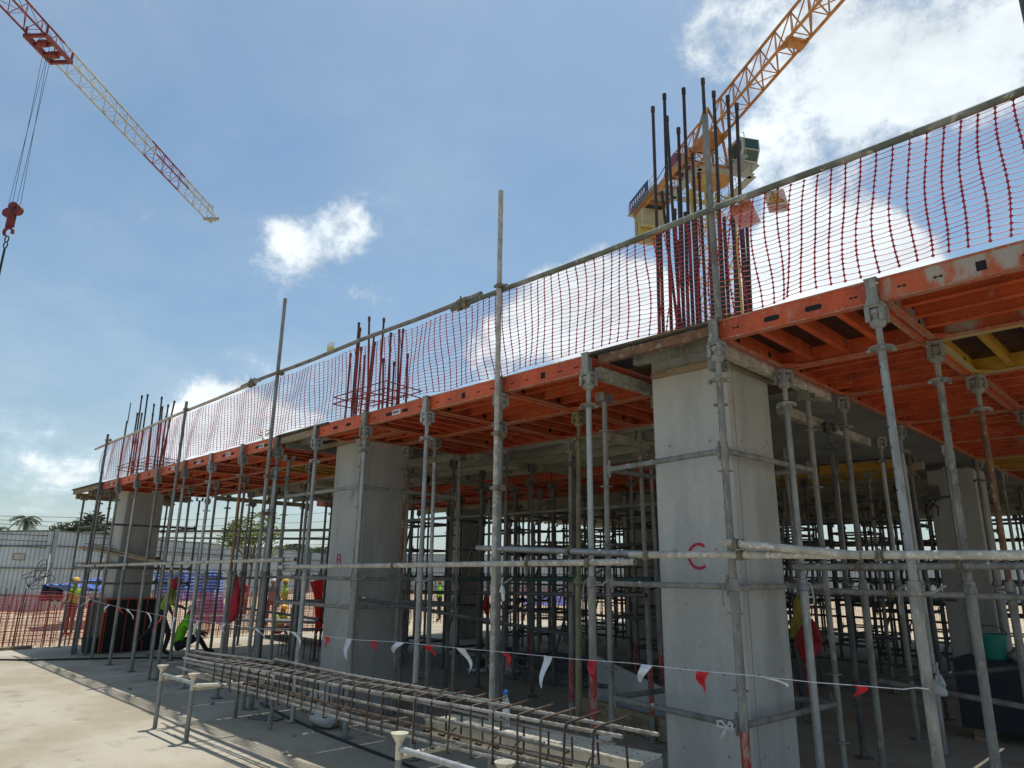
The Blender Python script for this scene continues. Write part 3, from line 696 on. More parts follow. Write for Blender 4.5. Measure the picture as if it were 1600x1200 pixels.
for (x, y, lb) in ((395, 598, 'left clamp joining two lengths of the top rail'), (724, 474, 'right clamp joining two lengths of the top rail')):
    p = PY(x, y, 4.45); b = MB()
    for o in (-.05, .05): coupler(b, (o, 0, .02), (1, 0, 0), .04); coupler(b, (o, -.01, -.03), (1, 0, 0), .04)
    b.box((-.06, -.03, -.05), (.06, -.02, .05)); b.tube([(.0, -.04, -.07), (0, -.04, .07)], .009, 6)
    o = b.build('rail_clamp', COUP); o.location = p; tag(o, lb, 'clamp', 'clamps on the top rail')

# ------------------------------------------------------------------ safety net
b = MB(); rn = random.Random(2)
dx, rows = .094, 24
x = -17.15; xs = []
while x < 0.2: xs.append(x); x += dx
zt0, zb0 = 4.372, 3.56
def netp(x, k):
    f = k/(rows-1); z = zt0+(zb0-zt0)*f
    yy = 4.475+.035*math.sin(x*2.3+.6)*f*(1-.3*f)+.02*math.sin(x*7+f*3)+.02*f
    sh = .028*math.sin(x*1.7+1.0)*math.sin(f*math.pi)+.05*f*math.sin(x*.9+.4)+.012*math.sin(x*5+f*6)+.012*math.sin(x*13+f*2.2)*f-.05*f*(x > -1.8)
    if x < -16.9: sh -= .42*math.sin(f*math.pi)*(1-(x+17.15)/.25*.0)*min(1, (-16.8-x)/.4+.3)
    return Vector((x+sh, yy, z+.006*math.sin(x*9+k)*min(1, f*4)))
grid = [[netp(x, k) for k in range(rows)] for x in xs]
sag = {}
for i, col in enumerate(grid):
    for k, p in enumerate(col):      # node: diamond
        w, h = .0135, .0135
        n0 = len(b.v); b.v += [tuple(p+Vector(q)) for q in ((-w, 0, 0), (0, 0, -h), (w, 0, 0), (0, 0, h), (0, -.003, 0), (0, .003, 0))]
        for f in ((0, 1, 4), (1, 2, 4), (2, 3, 4), (3, 0, 4), (1, 0, 5), (2, 1, 5), (3, 2, 5), (0, 3, 5)): b.face([n0+j for j in f])
    for k in range(rows-1): b.tube([col[k], col[k+1]], .0044, 4, cap=False)
    if i+1 < len(grid):
        for k in range(rows):
            if rn.random() < .012: continue
            p, q = col[k], grid[i+1][k]; m_ = (p+q)/2+Vector((0, 0, -.003+rn.uniform(-.003, .003)))
            b.tube([p, m_, q], .0024, 4, cap=False)
tag(b.build('safety_net', NETR), 'long orange plastic mesh net hung from the top rail along the deck edge', 'safety net')
# signs wired to the net
def sign(q, base, kind, label):
    pts = [PY(x, y, 4.515) for x, y in q]; c = sum(pts, Vector())/4
    t = empty('warning_sign', c, label, 'sign', 'paper warning signs tied to the net')
    u = (pts[1]-pts[0]); v = (pts[3]-pts[0])
    def S_(a, d, off): return pts[0]+u*a+v*d-c+Vector((0, -off, 0))
    b = MB(); f = [S_(0, 0, 0), S_(1, 0, 0), S_(1, 1, 0), S_(0, 1, 0)]; bk = [p+Vector((0, .003, 0)) for p in f]
    n0 = len(b.v); b.v += [tuple(p) for p in f+bk]
    for g in ((0, 3, 2, 1), (4, 5, 6, 7), (0, 1, 5, 4), (1, 2, 6, 5), (2, 3, 7, 6), (3, 0, 4, 7)): b.face([n0+i for i in g])
    b.build('board', base, t)
    def quad(m, a0, d0, a1, d1, nm, off=.002):
        b = MB(); b.poly([S_(a0, d0, off), S_(a0, d1, off), S_(a1, d1, off), S_(a1, d0, off)]); b.build(nm, m, t)
    if kind == 1:
        quad(mat('faded orange print', (.62, .30, .14), .7, transl=.3), .02, .02, .98, .42, 'orange_field')
        ink = mat('brown ink', (.22, .10, .05), .8)
        for cx_ in (.28, .7):
            b = MB()
            for a in range(10):
                t0, t1 = a*.628, (a+1)*.628
                b.poly([S_(cx_+.12*math.cos(t0), .22+.15*math.sin(t0), .004), S_(cx_+.12*math.cos(t1), .22+.15*math.sin(t1), .004), S_(cx_+.09*math.cos(t1), .22+.11*math.sin(t1), .004), S_(cx_+.09*math.cos(t0), .22+.11*math.sin(t0), .004)])
            b.build('round_symbol', ink, t)
        b = MB()
        for k in range(6): b.poly([S_(.1, .50+k*.075, .004), S_(.1, .525+k*.075, .004), S_(.9-.1*(k % 2), .525+k*.075, .004), S_(.9-.1*(k % 2), .50+k*.075, .004)])
        b.build('print_lines', mat('red ink', (.4, .06, .05), .8), t)
    else:
        Yy = mat('faded yellow print', (.70, .52, .12), .7, transl=.3)
        b = MB(); b.poly([S_(.45, .08, .003), S_(.08, .62, .003), S_(.88, .58, .003)]); b.build('triangle', Yy, t)
        b = MB(); ink = mat('dark ink', (.12, .10, .05), .8)
        for p_, q_ in (((.45, .08), (.08, .62)), ((.08, .62), (.88, .58)), ((.88, .58), (.45, .08)), ((.45, .25), (.46, .42)), ((.36, .50), (.58, .49))):
            b.tube([S_(*p_, .005), S_(*q_, .005)], .0028, 4)
        b.build('triangle_outline', ink, t)
        b = MB()
        for k in range(2): b.poly([S_(.1, .74+k*.1, .004), S_(.1, .78+k*.1, .004), S_(.9, .76+k*.1, .004), S_(.9, .72+k*.1, .004)])
        b.build('print_lines', mat('red ink', (.4, .06, .05), .8), t)
PAP = mat('faded pink paper', (.66, .50, .48), .8, transl=.6); PAP2 = mat('faded cream paper', (.68, .66, .60), .8, transl=.6)
sign(((1139, 324), (1172, 311), (1188, 343), (1155, 359)), PAP, 1, 'faded orange and pink warning sign behind the net near the rebar')
sign(((1192, 300), (1224, 295), (1234, 322), (1202, 333)), PAP2, 2, 'faded yellow triangle warning sign on the net')
pts = [PY(x, y, 4.46) for x, y in ((511, 537), (522, 534), (522, 548), (511, 551))]
b = MB().use(WHITEP); f = pts+[p+Vector((0, .004, 0)) for p in pts]; b.v += [tuple(p) for p in f]
for g in ((0, 3, 2, 1), (4, 5, 6, 7), (0, 1, 5, 4), (1, 2, 6, 5), (2, 3, 7, 6), (3, 0, 4, 7)): b.face(list(g))
b.use(mat('yellow print', (.65, .5, .08), .7)); e = Vector((0, -.002, 0)); m1 = [pts[0].lerp(pts[3], .45), pts[1].lerp(pts[2], .45)]
b.poly([m1[0]+e, pts[3]+e, pts[2]+e, m1[1]+e]); tag(b.build('warning_sign'), 'small yellow and white sign standing on the rail left of the middle rebar', 'sign')

# ------------------------------------------------------------------ rebar bundles on deck
rb = empty('rebar_bundle', (-2.98, 5.42, 3.5), 'nearest bundle of tall black rebar above the column marked C', 'rebar', 'column starter rebar bundles on the deck')

def bars_at(rb, BARS, yb, cl, m1, m2, ties, W, Dp, r, lap=250):
    o_ = rb.location.copy()
    for i, (xt, yt, Y_, xb) in enumerate(BARS):
        top = PY(xt, yt, Y_)-o_; bx_ = PY(xb, yb, Y_)-o_; bot = Vector((max(cl[0], min(cl[1], bx_.x)), bx_.y, -.12))
        m_ = bot.lerp(top, .5)+Vector((.008*math.sin(i*3), .01*math.cos(i*2), 0)); b = MB(); b.tube([bot, m_, top], r, 8); b.tube([top-(top-bot).normalized()*.06, top], r*1.3, 8); b.build('vertical_bar', m1 if i % 3 else m2, rb, smooth=True)
        if yt < lap and i % 2 == 0:
            b = MB(); o2 = Vector((.036, .01, 0)); b.tube([bot+o2, bot.lerp(top, .52)+o2], r, 8); b.build('lap_bar', m1, rb, smooth=True)
    xs_ = [max(cl[0], min(cl[1], (PY(q4[3], yb, q4[2])-o_).x)) for q4 in BARS]; W = (min(xs_)-.03, max(xs_)+.05) if cl[0] > -.5 else (min(xs_)+.16, max(xs_)-.20)
    for z in ties:
        b = MB(); c = [(W[0], Dp[0], z), (W[1], Dp[0]+.02, z+.02), (W[1]-.02, Dp[1], z), (W[0]+.02, Dp[1], z-.02)]
        for i in range(4): b.tube([c[i], c[(i+1) % 4]], .008, 6)
        mx = (W[0]+W[1])/2; b.tube([(W[0], .0, z+.02), (W[1], .04, z)], .008, 6); b.tube([(mx-.1, Dp[0]-.02, z+.01), (mx+.05, Dp[1]+.02, z)], .008, 6); b.build('tie_bar', REBR, rb)
bars_at(rb, [(1020, 167, 5.10, 1029), (1038, 147, 5.15, 1048), (1042, 182, 5.7, 1053), (1060, 200, 5.2, 1066), (1068, 138, 5.1, 1083), (1098, 123, 5.12, 1117), (1115, 143, 5.3, 1132), (1137, 150, 5.2, 1150), (1151, 162, 5.3, 1166),
    (1054, 327, 5.3, 1059), (1071, 332, 5.2, 1075), (1034, 300, 5.7, 1040), (1060, 292, 5.7, 1069), (1092, 270, 5.75, 1101), (1122, 290, 5.7, 1131), (1156, 303, 5.7, 1170), (1082, 240, 5.75, 1094), (1144, 340, 5.4, 1157), (1106, 300, 5.5, 1114)], 520, (-.42, .50), REBAR, REBAR, (.10, .26), (-.44, .52), (-.34, .37), .0155, 210)
rb = empty('rebar_bundle', (-8.18, 5.42, 3.52), 'middle bundle of reddish rebar with two tie rings', 'rebar', 'column starter rebar bundles on the deck')
bars_at(rb, [(548, 552, 5.1, 538), (561, 504, 5.12, 549), (563, 512, 5.3, 553), (570, 555, 5.6, 561), (565, 542, 5.4, 556), (577, 495, 5.1, 577), (585, 520, 5.7, 568), (586, 534, 5.6, 572), (600, 497, 5.2, 592), (599, 560, 5.1, 597), (611, 520, 5.3, 604), (610, 543, 5.6, 606), (616, 565, 5.4, 612), (624, 515, 5.6, 619), (630, 514, 5.5, 623), (637, 553, 5.3, 633)], 650, (-.8, .9), REBR, REBAR, (.50, .60), (-.48, .62), (-.34, .30), .0145, 0)
rb = empty('rebar_bundle', (-17.5, 5.42, 3.52), 'far left bundle of dark rebar by the end of the rail', 'rebar', 'column starter rebar bundles on the deck')
bars_at(rb, [(215, 645, 5.1, 200), (222, 618, 5.1, 206), (222, 645, 5.5, 209), (231, 616, 5.2, 214), (241, 631, 5.3, 228), (239, 646, 5.1, 232), (253, 620, 5.2, 241), (254, 635, 5.5, 246), (263, 632, 5.3, 250), (260, 650, 5.6, 247), (273, 626, 5.2, 259), (265, 655, 5.3, 257)], 735, (-1.5, 1.5), REBR, REBAR, (.45, .53), (-.72, .72), (-.34, .3), .018, 0)
b = MB(); b.tube([(0, 0, 0), (.01, 0, 1.55)], .02, 10); b.tube([(.0, .02, 1.5), (.01, .02, 2.0)], .012, 8)
p = b.build('steel_pipe', DARKS, smooth=True); p.location = (-17.95, 5.0, 3.53); tag(p, 'thicker rusty pipe standing beside the far left rebar', 'pipe')
# weed on the deck
b = MB(); q = random.Random(1)
for k in range(26):
    a = q.uniform(0, 6.28); l = q.uniform(.03, .12); z = q.uniform(.0, .12); d = Vector((math.cos(a), math.sin(a), .3)); c = Vector((0, 0, z))+d*l*.4
    s_ = d.cross(Vector((0, 0, 1))).normalized()*.018; b.poly([c, c+d*.03+s_, c+d*.075, c+d*.03-s_])
w = b.build('weed', LEAFY); w.location = PY(410, 700, 4.55); w.location.z = 3.54; tag(w, 'small green weed growing on the deck edge behind the net', 'plant')

# ------------------------------------------------------------------ rebar beam cage on trestles
cg = empty('rebar_beam_cage', (-5.5, 3.52, .69), 'long rebar beam cage lying across steel trestles in the foreground', 'rebar cage')
cg0 = cg.location.copy()
def CB(x, y, z): return Vector((x, y, z))-cg0
def ztop(x): return .735+(x+8.5)*.021 if x < -4.2 else .825+(x+4.2)*.018
def zbot(x): return .585 if x < -7.6 else .565+max(0, (x+4))*.03
YN, YF = 3.38, 3.63
def lbar(x0, x1, y, zf, m, r=.0105, name='long_bar', wob=.007):
    b = MB(); n = int(abs(x1-x0)/.028); st = len(b.v); pts = []; rr_ = []
    for i in range(n+1):
        x = x0+(x1-x0)*i/n; pts.append(CB(x, y+wob*math.sin(x*1.7+y*9), zf(x)+wob*.6*math.sin(x*2.3+y*5))); rr_.append(r*(1.1 if i % 2 else .92))
    b.tube(pts, rr_, 8); b.build(name, m, cg)
lbar(-8.65, -2.52, YN, lambda x: ztop(x), REBG, .0115); lbar(-8.95, -2.45, YF, lambda x: ztop(x)+.045 if x < -7 else .84, REBG, .0115)
lbar(-8.9, -3.0, YN+.13, lambda x: ztop(x)+.02, REBG, .011)
lbar(-8.6, -3.1, YN+.01, lambda x: .70+(x+8)*.006, REBG, .0095); lbar(-9.0, -2.75, YF-.01, lambda x: .72+(x+8)*.005, REBG, .0095)
lbar(-8.4, -1.6, YN, lambda x: zbot(x), REBG, .0115); lbar(-8.7, -1.9, YF, lambda x: zbot(x)+.005, REBG, .0115); lbar(-9.1, -2.0, YN+.12, lambda x: zbot(x)-.002, REBG, .0115)
lbar(-8.2, -2.9, YN+.02, lambda x: .645, RBR2, .009); lbar(-8.8, -3.1, YF-.02, lambda x: .65, REBG, .009)
x = -7.75; q = random.Random(9)
while x < -2.6:
    b = MB(); zt, zb = ztop(x)+.016, zbot(x)-.018; y0, y1 = YN-.018, YF+.02; l = q.uniform(-.02, .02)
    pts = [CB(x+l, y0+.03, zb-.015), CB(x+l, y0-.004, zb-.012), CB(x+l, y0, zb+.02), CB(x, y0, zt-.02), CB(x, y0+.012, zt), CB(x, y0+.03, zt+.004), CB(x, y1-.02, zt+.02), CB(x, y1, zt+.01), CB(x-l, y1, zb+.02), CB(x-l, y1-.02, zb), CB(x-l, y1-.07, zb+.02)]
    b.tube(pts, .0072, 7); b.tube([CB(x, y1-.02, zt+.022), CB(x+.012, y1+.03, zt+.03)], .006, 6)
    b.build('stirrup', RBR2 if q.random() < .4 else REBAR, cg, smooth=True)
    if q.random() < .6:
        b = MB(); a = CB(x+.05, YN+.10, zb+.03); b.tube([a, a+Vector((.02, .02, .06)), a+Vector((.05, .03, .08))], .005, 6); b.build('wire_tie', REBAR, cg)
    x += .20+q.uniform(-.02, .02)
# trestles
def trestle(x0, x1, y0, y1, label, h=.655):
    cx, cy = (x0+x1)/2, (y0+y1)/2; t = empty('steel_trestle', (cx, cy, 0), label, 'trestle', 'cream steel trestles with cup heads')
    C = [(x0-cx, y0-cy), (x1-cx, y0-cy), (x1-cx, y1-cy), (x0-cx, y1-cy)]
    for (x, y) in C:
        b = MB().use(DULL); b.tube([(x, y, 0), (x, y, h-.16)], .0235, 14); b.use(CREAM); b.tube([(x, y, h-.16), (x, y, h-.04)], .0237, 14)
        b.lathe((x, y, h-.055), [(.026, 0), (.032, .01), (.052, .042), (.06, .05), (.06, .056), (.052, .056), (.046, .05), (.028, .02)], 18)
        b.build('leg', None, t, smooth=True)
        b = MB(); b.box((x-.055, y-.006, .06), (x-.022, y+.002, .12)); b.tube([(x-.040, y-.009, .09), (x-.040, y+.004, .09)], .013, 10); b.build('foot_lug', GALV, t)
    b = MB(); zr = .56
    b.tube([(C[0][0], C[0][1], zr), (C[1][0], C[1][1], zr)], .02, 12); b.build('rail', GALV, t, smooth=True)
    b = MB(); b.tube([(C[3][0], C[3][1], zr), (C[2][0], C[2][1], zr)], .02, 12); b.build('rail', CREAM, t, smooth=True)
    for a, c in ((0, 3), (1, 2)):
        b = MB(); b.tube([(C[a][0], C[a][1], zr-.05), (C[c][0], C[c][1], zr-.05)], .02, 12); b.build('rail', CREAM, t, smooth=True)
    b = MB(); p = Vector((C[1][0], C[1][1], zr-.02)); b.tube([p, p+Vector((.30, .10, .03)), p+Vector((.36, .14, .035))], .018, 10); b.build('stub_arm', CREAM, t, smooth=True)
trestle(-8.77, -7.88, 3.21, 4.12, 'left cream steel trestle standing half in the sun')
trestle(-4.18, -3.17, 3.13, 4.05, 'right cream steel trestle at the bottom edge of the picture')
# perforated beam on the trestle
t = empty('perforated_beam', (-3.65, 3.86, .565), 'cream perforated steel beam lying on the right trestle', 'steel beam', rz=R(4.5))
b = MB(); Lh = .93; w = .13
b.box((-Lh, -w, .045), (Lh, w, .053)); b.box((-Lh, -w, -.05), (Lh, -w+.006, .0445)); b.box((-Lh, w-.006, -.05), (Lh, w, .0445)); b.box((-Lh, -w-.012, .053), (Lh, -w+.015, .062)); b.box((-Lh, w-.015, .053), (Lh, w+.012, .062)); b.build('channel', CREAM, t)
b = MB(); b.box((Lh+.0005, -w, -.05), (Lh+.012, w, .044)); b.build('end_plate', GALV, t)
b = MB()
for i in range(16):
    for j in (-.07, 0, .07):
        b.tube([(-Lh+.08+i*.118, j+.01*(i % 2), .0515), (-Lh+.08+i*.118, j+.01*(i % 2), .0545)], .006, 8)
b.build('perforations', HOLE, t)
# bottle
bt = empty('water_bottle', (-3.95, 3.90, .628), 'clear plastic water bottle with a blue cap on the cream beam', 'bottle')
PET = mat('clear bottle plastic', (.85, .9, .95), .08, 0, trans=.85, fine=0)
b = MB(); b.lathe((0, 0, 0), [(.028, 0), (.033, .008), (.033, .05), (.030, .06), (.033, .07), (.033, .13), (.030, .15), (.022, .185), (.013, .205), (.013, .222)], 18); b.build('bottle_body', PET, bt, smooth=True)
b = MB(); b.lathe((0, 0, 0), [(.0335, .075), (.0338, .08), (.0338, .12), (.0335, .125)], 18); b.build('bottle_label', WHITEP, bt, smooth=True)
b = MB(); b.lathe((0, 0, 0), [(.0155, .218), (.017, .222), (.017, .242), (.014, .246)], 14); b.build('bottle_cap', mat('blue cap plastic', (.03, .15, .6), .4), bt, smooth=True)
# lumpy cloth-like solids
def lump(name, c, sx, sy, sz, m, label, cat, seed=0, drop=0, group=None, amp=.12, taper=0):
    bm = bmesh.new(); bmesh.ops.create_icosphere(bm, subdivisions=4, radius=1); q = random.Random(seed)
    ph = [(Vector((q.uniform(-1, 1), q.uniform(-1, 1), q.uniform(-1, 1))).normalized(), q.uniform(2, 9), q.uniform(0, 6)) for _ in range(14)]
    for v in bm.verts:
        n = v.co.normalized(); s = sum(math.sin(n.dot(d)*f+o)/f for d, f, o in ph)*amp*1.6
        v.co = n*(1+s)
        if taper: k = 1-taper*(v.co.z*.5+.5); v.co.x *= k; v.co.y *= k
        v.co.x *= sx; v.co.y *= sy; v.co.z *= sz
        if drop and v.co.z < -sz*drop: v.co.z = -sz*drop
    me = bpy.data.meshes.new(name); bm.to_mesh(me); bm.free(); me.materials.append(m)
    for p_ in me.polygons: p_.use_smooth = True
    o = bpy.data.objects.new(name, me); COL.objects.link(o); o.location = c; return tag(o, label, cat, group)
SACK = mat('white woven sack', (.55, .54, .52), .8, 0, (.42, .41, .39), 9, bump=.4)
lump('sandbag', (-7.62, 4.66, .085), .22, .16, .12, SACK, 'white sandbag on the floor behind the rebar cage', 'sack', 4, drop=.7)
lump('sandbag', (-7.95, 4.80, .25), .20, .13, .10, SACK, 'crumpled white sack piled on the sandbag behind the cage', 'sack', 8)
b = MB(); b.box((-.2, -.09, .004), (.2, .09, .022)); o = b.build('plywood_offcut', DARKS); o.location = (-8.45, 4.35, 0); o.rotation_euler = (0, 0, .4); tag(o, 'small dark plywood offcut on the shaded floor by the left trestle', 'board')
def hose(pts, r, m, label, cat='hose'):
    b = MB(); b.tube(pts, r, 8); return tag(b.build('hose' if cat == 'hose' else cat, m, smooth=True), label, cat)
hose([(-9.4, 4.75, .015), (-8.45, 4.58, .015), (-7.8, 4.5, .015), (-7.2, 4.43, .015), (-5.87, 4.34, .015), (-4.4, 4.2, .015), (-3.2, 4.05, .015), (-2.2, 4.1, .015)], .014, BLK, 'black cable on the floor under the rebar cage')
hose([(-19.3, 2.5, .012), (-16.9, 3.1, .016), (-16.4, 3.6, .016), (-15.9, 4.6, .016), (-15.5, 5.4, .016), (-14.2, 6.4, .016), (-12.4, 6.9, .016)], .018, BLK, 'black cable on the floor at the left under the props')
b = MB(); b.box((-1.1, -.06, 0), (1.1, .06, .06)); o = b.build('timber_batten', TIMB); o.location = (-18.7, 3.0, .003); o.rotation_euler = (0, 0, R(100)); tag(o, 'dark timber batten along the left edge of the slab', 'timber')
q = random.Random(21)
RUB = mat('concrete crumbs', (.36, .33, .28), .95)
for k in range(34):
    x, y = q.uniform(-12, -2.5), q.uniform(3.6, 6.5)
    lump('rubble', (x, y, .012), q.uniform(.012, .03), q.uniform(.012, .035), q.uniform(.008, .018), RUB, 'small crumb of concrete lying loose on the floor', 'rubble', k, group='concrete crumbs scattered on the floor')
SHT = mat('crumpled clear sheet', (.6, .62, .62), .25, 0, bump=.8, bscale=12)
lump('plastic_sheet', (-6.0, 8.9, .03), .45, .25, .05, SHT, 'crumpled clear plastic sheet on the dark floor in the middle', 'plastic sheet', 3, amp=.35)
lump('plastic_sheet', (-9.8, 9.4, .06), .5, .3, .10, SHT, 'crumpled clear plastic heap on the dark floor right of the left-of-centre column', 'plastic sheet', 6, amp=.35)
lump('plastic_sheet', (-7.4, 10.2, .03), .4, .25, .05, SHT, 'flat crumpled plastic piece farther back on the dark floor', 'plastic sheet', 13, amp=.35)

# ------------------------------------------------------------------ bunting
seq = [(105, 925), (125, 931), (152, 940), (190, 950), (225, 956), (262, 964), (310, 970), (355, 975), (400, 982), (440, 985), (500, 993), (560, 1000), (622, 1003), (700, 1011), (800, 1020), (900, 1030), (985, 1036), (1070, 1046), (1180, 1056), (1270, 1066), (1352, 1072), (1411, 1077)]
sp = [PY(x, y, 4.33) for x, y in seq]
bu = empty('bunting', sp[0], 'string of red and white plastic pennants tied between the props', 'bunting')
b = MB(); b.tube([p-sp[0] for p in sp], .0022, 5); b.tube([sp[-1]-sp[0], sp[-1]-sp[0]+Vector((.03, .12, 0)), sp[-1]-sp[0]+Vector((.09, .12, .0))], .003, 5); b.build('string', WHITEP, bu)
def spt(x):
    for i in range(len(seq)-1):
        if seq[i][0] <= x <= seq[i+1][0]: f = (x-seq[i][0])/(seq[i+1][0]-seq[i][0]); return sp[i].lerp(sp[i+1], f)
flags = [(108, 'r', -12, 26), (138, 'w', -20, 14), (148, 'r', -6, 12), (171, 'w', -14, 14), (190, 'r', 2, 10), (203, 'w', 14, 16), (232, 'w', 12, 24), (250, 'r', -12, 26), (270, 'w', 10, 22), (309, 'w', -2, 28), (352, 'w', -6, 18), (405, 'w', 14, 16), (462, 'w', 10, 20), (505, 'r', 12, 14), (541, 'w', 8, 26), (585, 'r', 6, 11), (627, 'w', -16, 16),
         (675, 'r', 2, 14), (727, 'w', 8, 30), (785, 'r', 14, 20), (853, 'w', -2, 40), (925, 'r', 4, 24), (1012, 'w', -10, 24), (1102, 'r', -4, 26), (1212, 'w', 10, 10), (1345, 'r', -6, 14)]
for i, (x, c, dxp, dyp) in enumerate(flags):
    p = spt(x); sc = (p-CAM).length/F*(1.02 if x > 420 else .72)
    wv = 9 if x > 480 else 6; hh = dyp*sc*1.05; w = wv*sc; n = 6; b = MB()
    dir_ = (sp[-1]-sp[0]).normalized(); tip = dir_*dxp*sc*1.35+Vector((0, 0, -hh)); rows_ = []
    for k in range(n+1):
        f = k/n; cc_ = p-sp[0]+tip*f+Vector((0, .03*math.sin(f*4+i), .0))+dir_*(.25*w*math.sin(f*5+i*2)); ww = w*(1-f)**.8+.001
        rows_.append([cc_-dir_*ww+Vector((0, .012*math.sin(i+f*3), 0)), cc_+Vector((0, -.014*math.sin(i*2+f*6), 0)), cc_+dir_*ww])
    for k in range(n):
        for j in (0, 1): b.poly([rows_[k][j], rows_[k+1][j], rows_[k+1][j+1], rows_[k][j+1]])
    o = b.build('pennant', REDF if c == 'r' else WHITEP, bu); 
    o['label'] = 'red pennant' if c == 'r' else 'white pennant'
# knotted plastic strip on the low ledger
b = MB(); p = PY(1140, 1135, 4.70)
for sg, l in ((-1, .06), (1, .045)):
    b.tube([Vector((0, -.035, 0)), Vector((sg*l*.6, -.045, .035)), Vector((sg*l, -.05, .03)), Vector((sg*l, -.05, .0)), Vector((sg*l*.5, -.045, -.004)), Vector((0, -.035, 0))], [.006, .009, .008, .009, .007, .005], 6)
b.tube([Vector((0, -.035, 0)), Vector((-.02, -.045, -.04)), Vector((-.045, -.04, -.075))], [.006, .011, .008], 6); b.tube([Vector((0, -.035, 0)), Vector((.03, -.04, -.02)), Vector((.06, -.04, .0))], [.006, .008, .004], 6)
o = b.build('plastic_strip', WHITEP); o.location = p; tag(o, 'clear plastic strip knotted round the low ledger in front of column C', 'plastic strip')

# ------------------------------------------------------------------ bags hung on the props
def bag(px, py, Y, sx, sz, m, label, seed, taper=.75, cat='bag'):
    p = PY(px, py, Y); t = empty('hanging_bag', p, label, cat)
    o = lump('bag_body', (0, 0, 0), sx, sx*.6, sz, m, None, None, seed, amp=.40, taper=min(.9, taper+.25)); o.parent = t
    b = MB(); b.tube([(0, 0, sz*.9), (0.01, 0, sz*1.5)], .007, 6); b.build('bag_string', m, t); return t
for k in ('label', 'category'): pass
bag(784, 920, 4.36, .036, .062, SHT, 'small clear plastic bag hanging from the tall steel post', 2, cat='plastic bag')
bag(1466, 1062, 7.0, .07, .09, SHT, 'clear plastic bag hanging from a prop left of the dark blue box', 5, cat='plastic bag')
bag(363, 932, 5.6, .13, .24, MAROON, 'dark red cloth bag hanging on a prop by the striped tarp', 7, taper=.3)
bag(1271, 992, 6.6, .10, .17, MAROON, 'dark red cloth bag hung right of the column marked C', 8, taper=.4)
bag(1249, 975, 6.9, .10, .20, mat('mustard cloth', (.30, .24, .04), .9), 'mustard cloth bag behind the dark red one', 9, taper=.3)
bag(757, 944, 9.0, .10, .13, MAROON, 'small red cloth hanging deep inside behind the tall post', 10, taper=.3)
# red cloth sheet
b = MB(); C4 = [PY(x, y, 7.6) for x, y in ((484, 909), (505, 905), (503, 975), (497, 985))]; o0 = C4[0]; n = 8
for i in range(n):
    for j in range(n):
        def Q(a, c): 
            top = C4[0].lerp(C4[1], a); bot = C4[3].lerp(C4[2], a); return top.lerp(bot, c)-o0+Vector((0, .05*math.sin(a*9+c*3), 0))
        b.poly([Q(i/n, j/n), Q(i/n, (j+1)/n), Q((i+1)/n, (j+1)/n), Q((i+1)/n, j/n)])
o = b.build('red_cloth', mat('bright red cloth', (.62, .02, .015), .8, transl=.3), smooth=True); o.location = o0; tag(o, 'bright red cloth sheet hanging left of the left-of-centre column', 'cloth')

# ------------------------------------------------------------------ black form box round column A
fb = empty('column_form', (-17.6, 5.5, 0), 'black column form box with orange steel edges round the far left column foot', 'formwork')
X0, X1, Y0, Y1, H = -.52, .66, -.62, .62, 1.06
for nm, a, c in (('form_panel', (X0, Y0, .02), (X1, Y0+.05, H)), ('form_panel', (X1-.05, Y0+.051, .02), (X1, Y1, H)), ('form_panel', (X0, Y1-.05, .02), (X1-.051, Y1, H)), ('form_panel', (X0, Y0+.051, .02), (X0+.05, Y1-.051, H))):
    b = MB(); b.box(a, c); b.build(nm, mat('black form board', (.012, .012, .014), .6), fb)
EDG = mat('dark orange edge paint', (.36, .06, .03), .6)
b = MB()
for x in (X0, X1): b.box((x-.02, Y0-.025, 0), (x+.02, Y0-.001, H+.02))
for k in range(7):
    y = Y0+.03+k*(Y1-Y0-.06)/6; b.box((X1+.001, y-.010, 0), (X1+.02, y+.010, H))
for k in range(1, 3):
    x = X0+k*(X1-X0)/3; b.box((x-.01, Y0-.02, 0), (x+.01, Y0-.001, H))
b.box((X0, Y0-.024, H+.021), (X1+.02, Y0+.02, H+.045)); b.box((X1-.04, Y0+.021, H+.001), (X1+.02, Y1, H+.03)); b.build('steel_edge', EDG, fb)
# bucket near it
def bucket(c, r, h, m, label):
    b = MB(); b.lathe((0, 0, 0), [(r*.72, 0), (r, h), (r*1.08, h), (r*1.08, h+.012), (r*.94, h+.012), (r*.66, .02)], 16)
    t = empty('bucket', c, label, 'bucket'); b.build('bucket_body', m, t, smooth=True)
    b = MB(); b.tube([(r*math.cos(a), .02, h+r*.6*math.sin(a)) for a in [k*math.pi/8 for k in range(9)]], .005, 5); b.build('handle', BLK, t)
bucket(PZ(138, 1020, .0), .17, .28, mat('dark rubber bucket', (.05, .055, .05), .7), 'dark rubber bucket at the foot of the far left form box')
# wood plank at left tower
def plank(p, q, w, h, m, label, nm='timber_plank'):
    p, q = Vector(p), Vector(q); mid = (p+q)/2; b = MB(); b.bar(p-mid, q-mid, w, h); o = b.build(nm, m); o.location = mid; return tag(o, label, 'plank')
plank(PY(126, 855, 4.6), PY(258, 879, 5.6), .2, .05, TIMB, 'brown timber plank sloping on the far left tower')
plank(PY(150, 853, 4.8), PY(232, 872, 5.4), .12, .04, TIMB, 'second plank resting beside the sloping one on the far left tower')
plank(PY(200, 862, 5.5), PY(250, 873, 6.2), .1, .05, mat('faded red plank', (.30, .05, .05), .8), 'faded red plank on the far left tower')
plank(PY(122, 880, 4.55), PY(192, 879, 5.2), .2, .035, TIMB, 'short board laid on the long tube at the far left')
plank(PY(305, 962, 9.5), PY(400, 962, 9.5), .18, .04, TUBE, 'pale board on low trestles behind the left props')
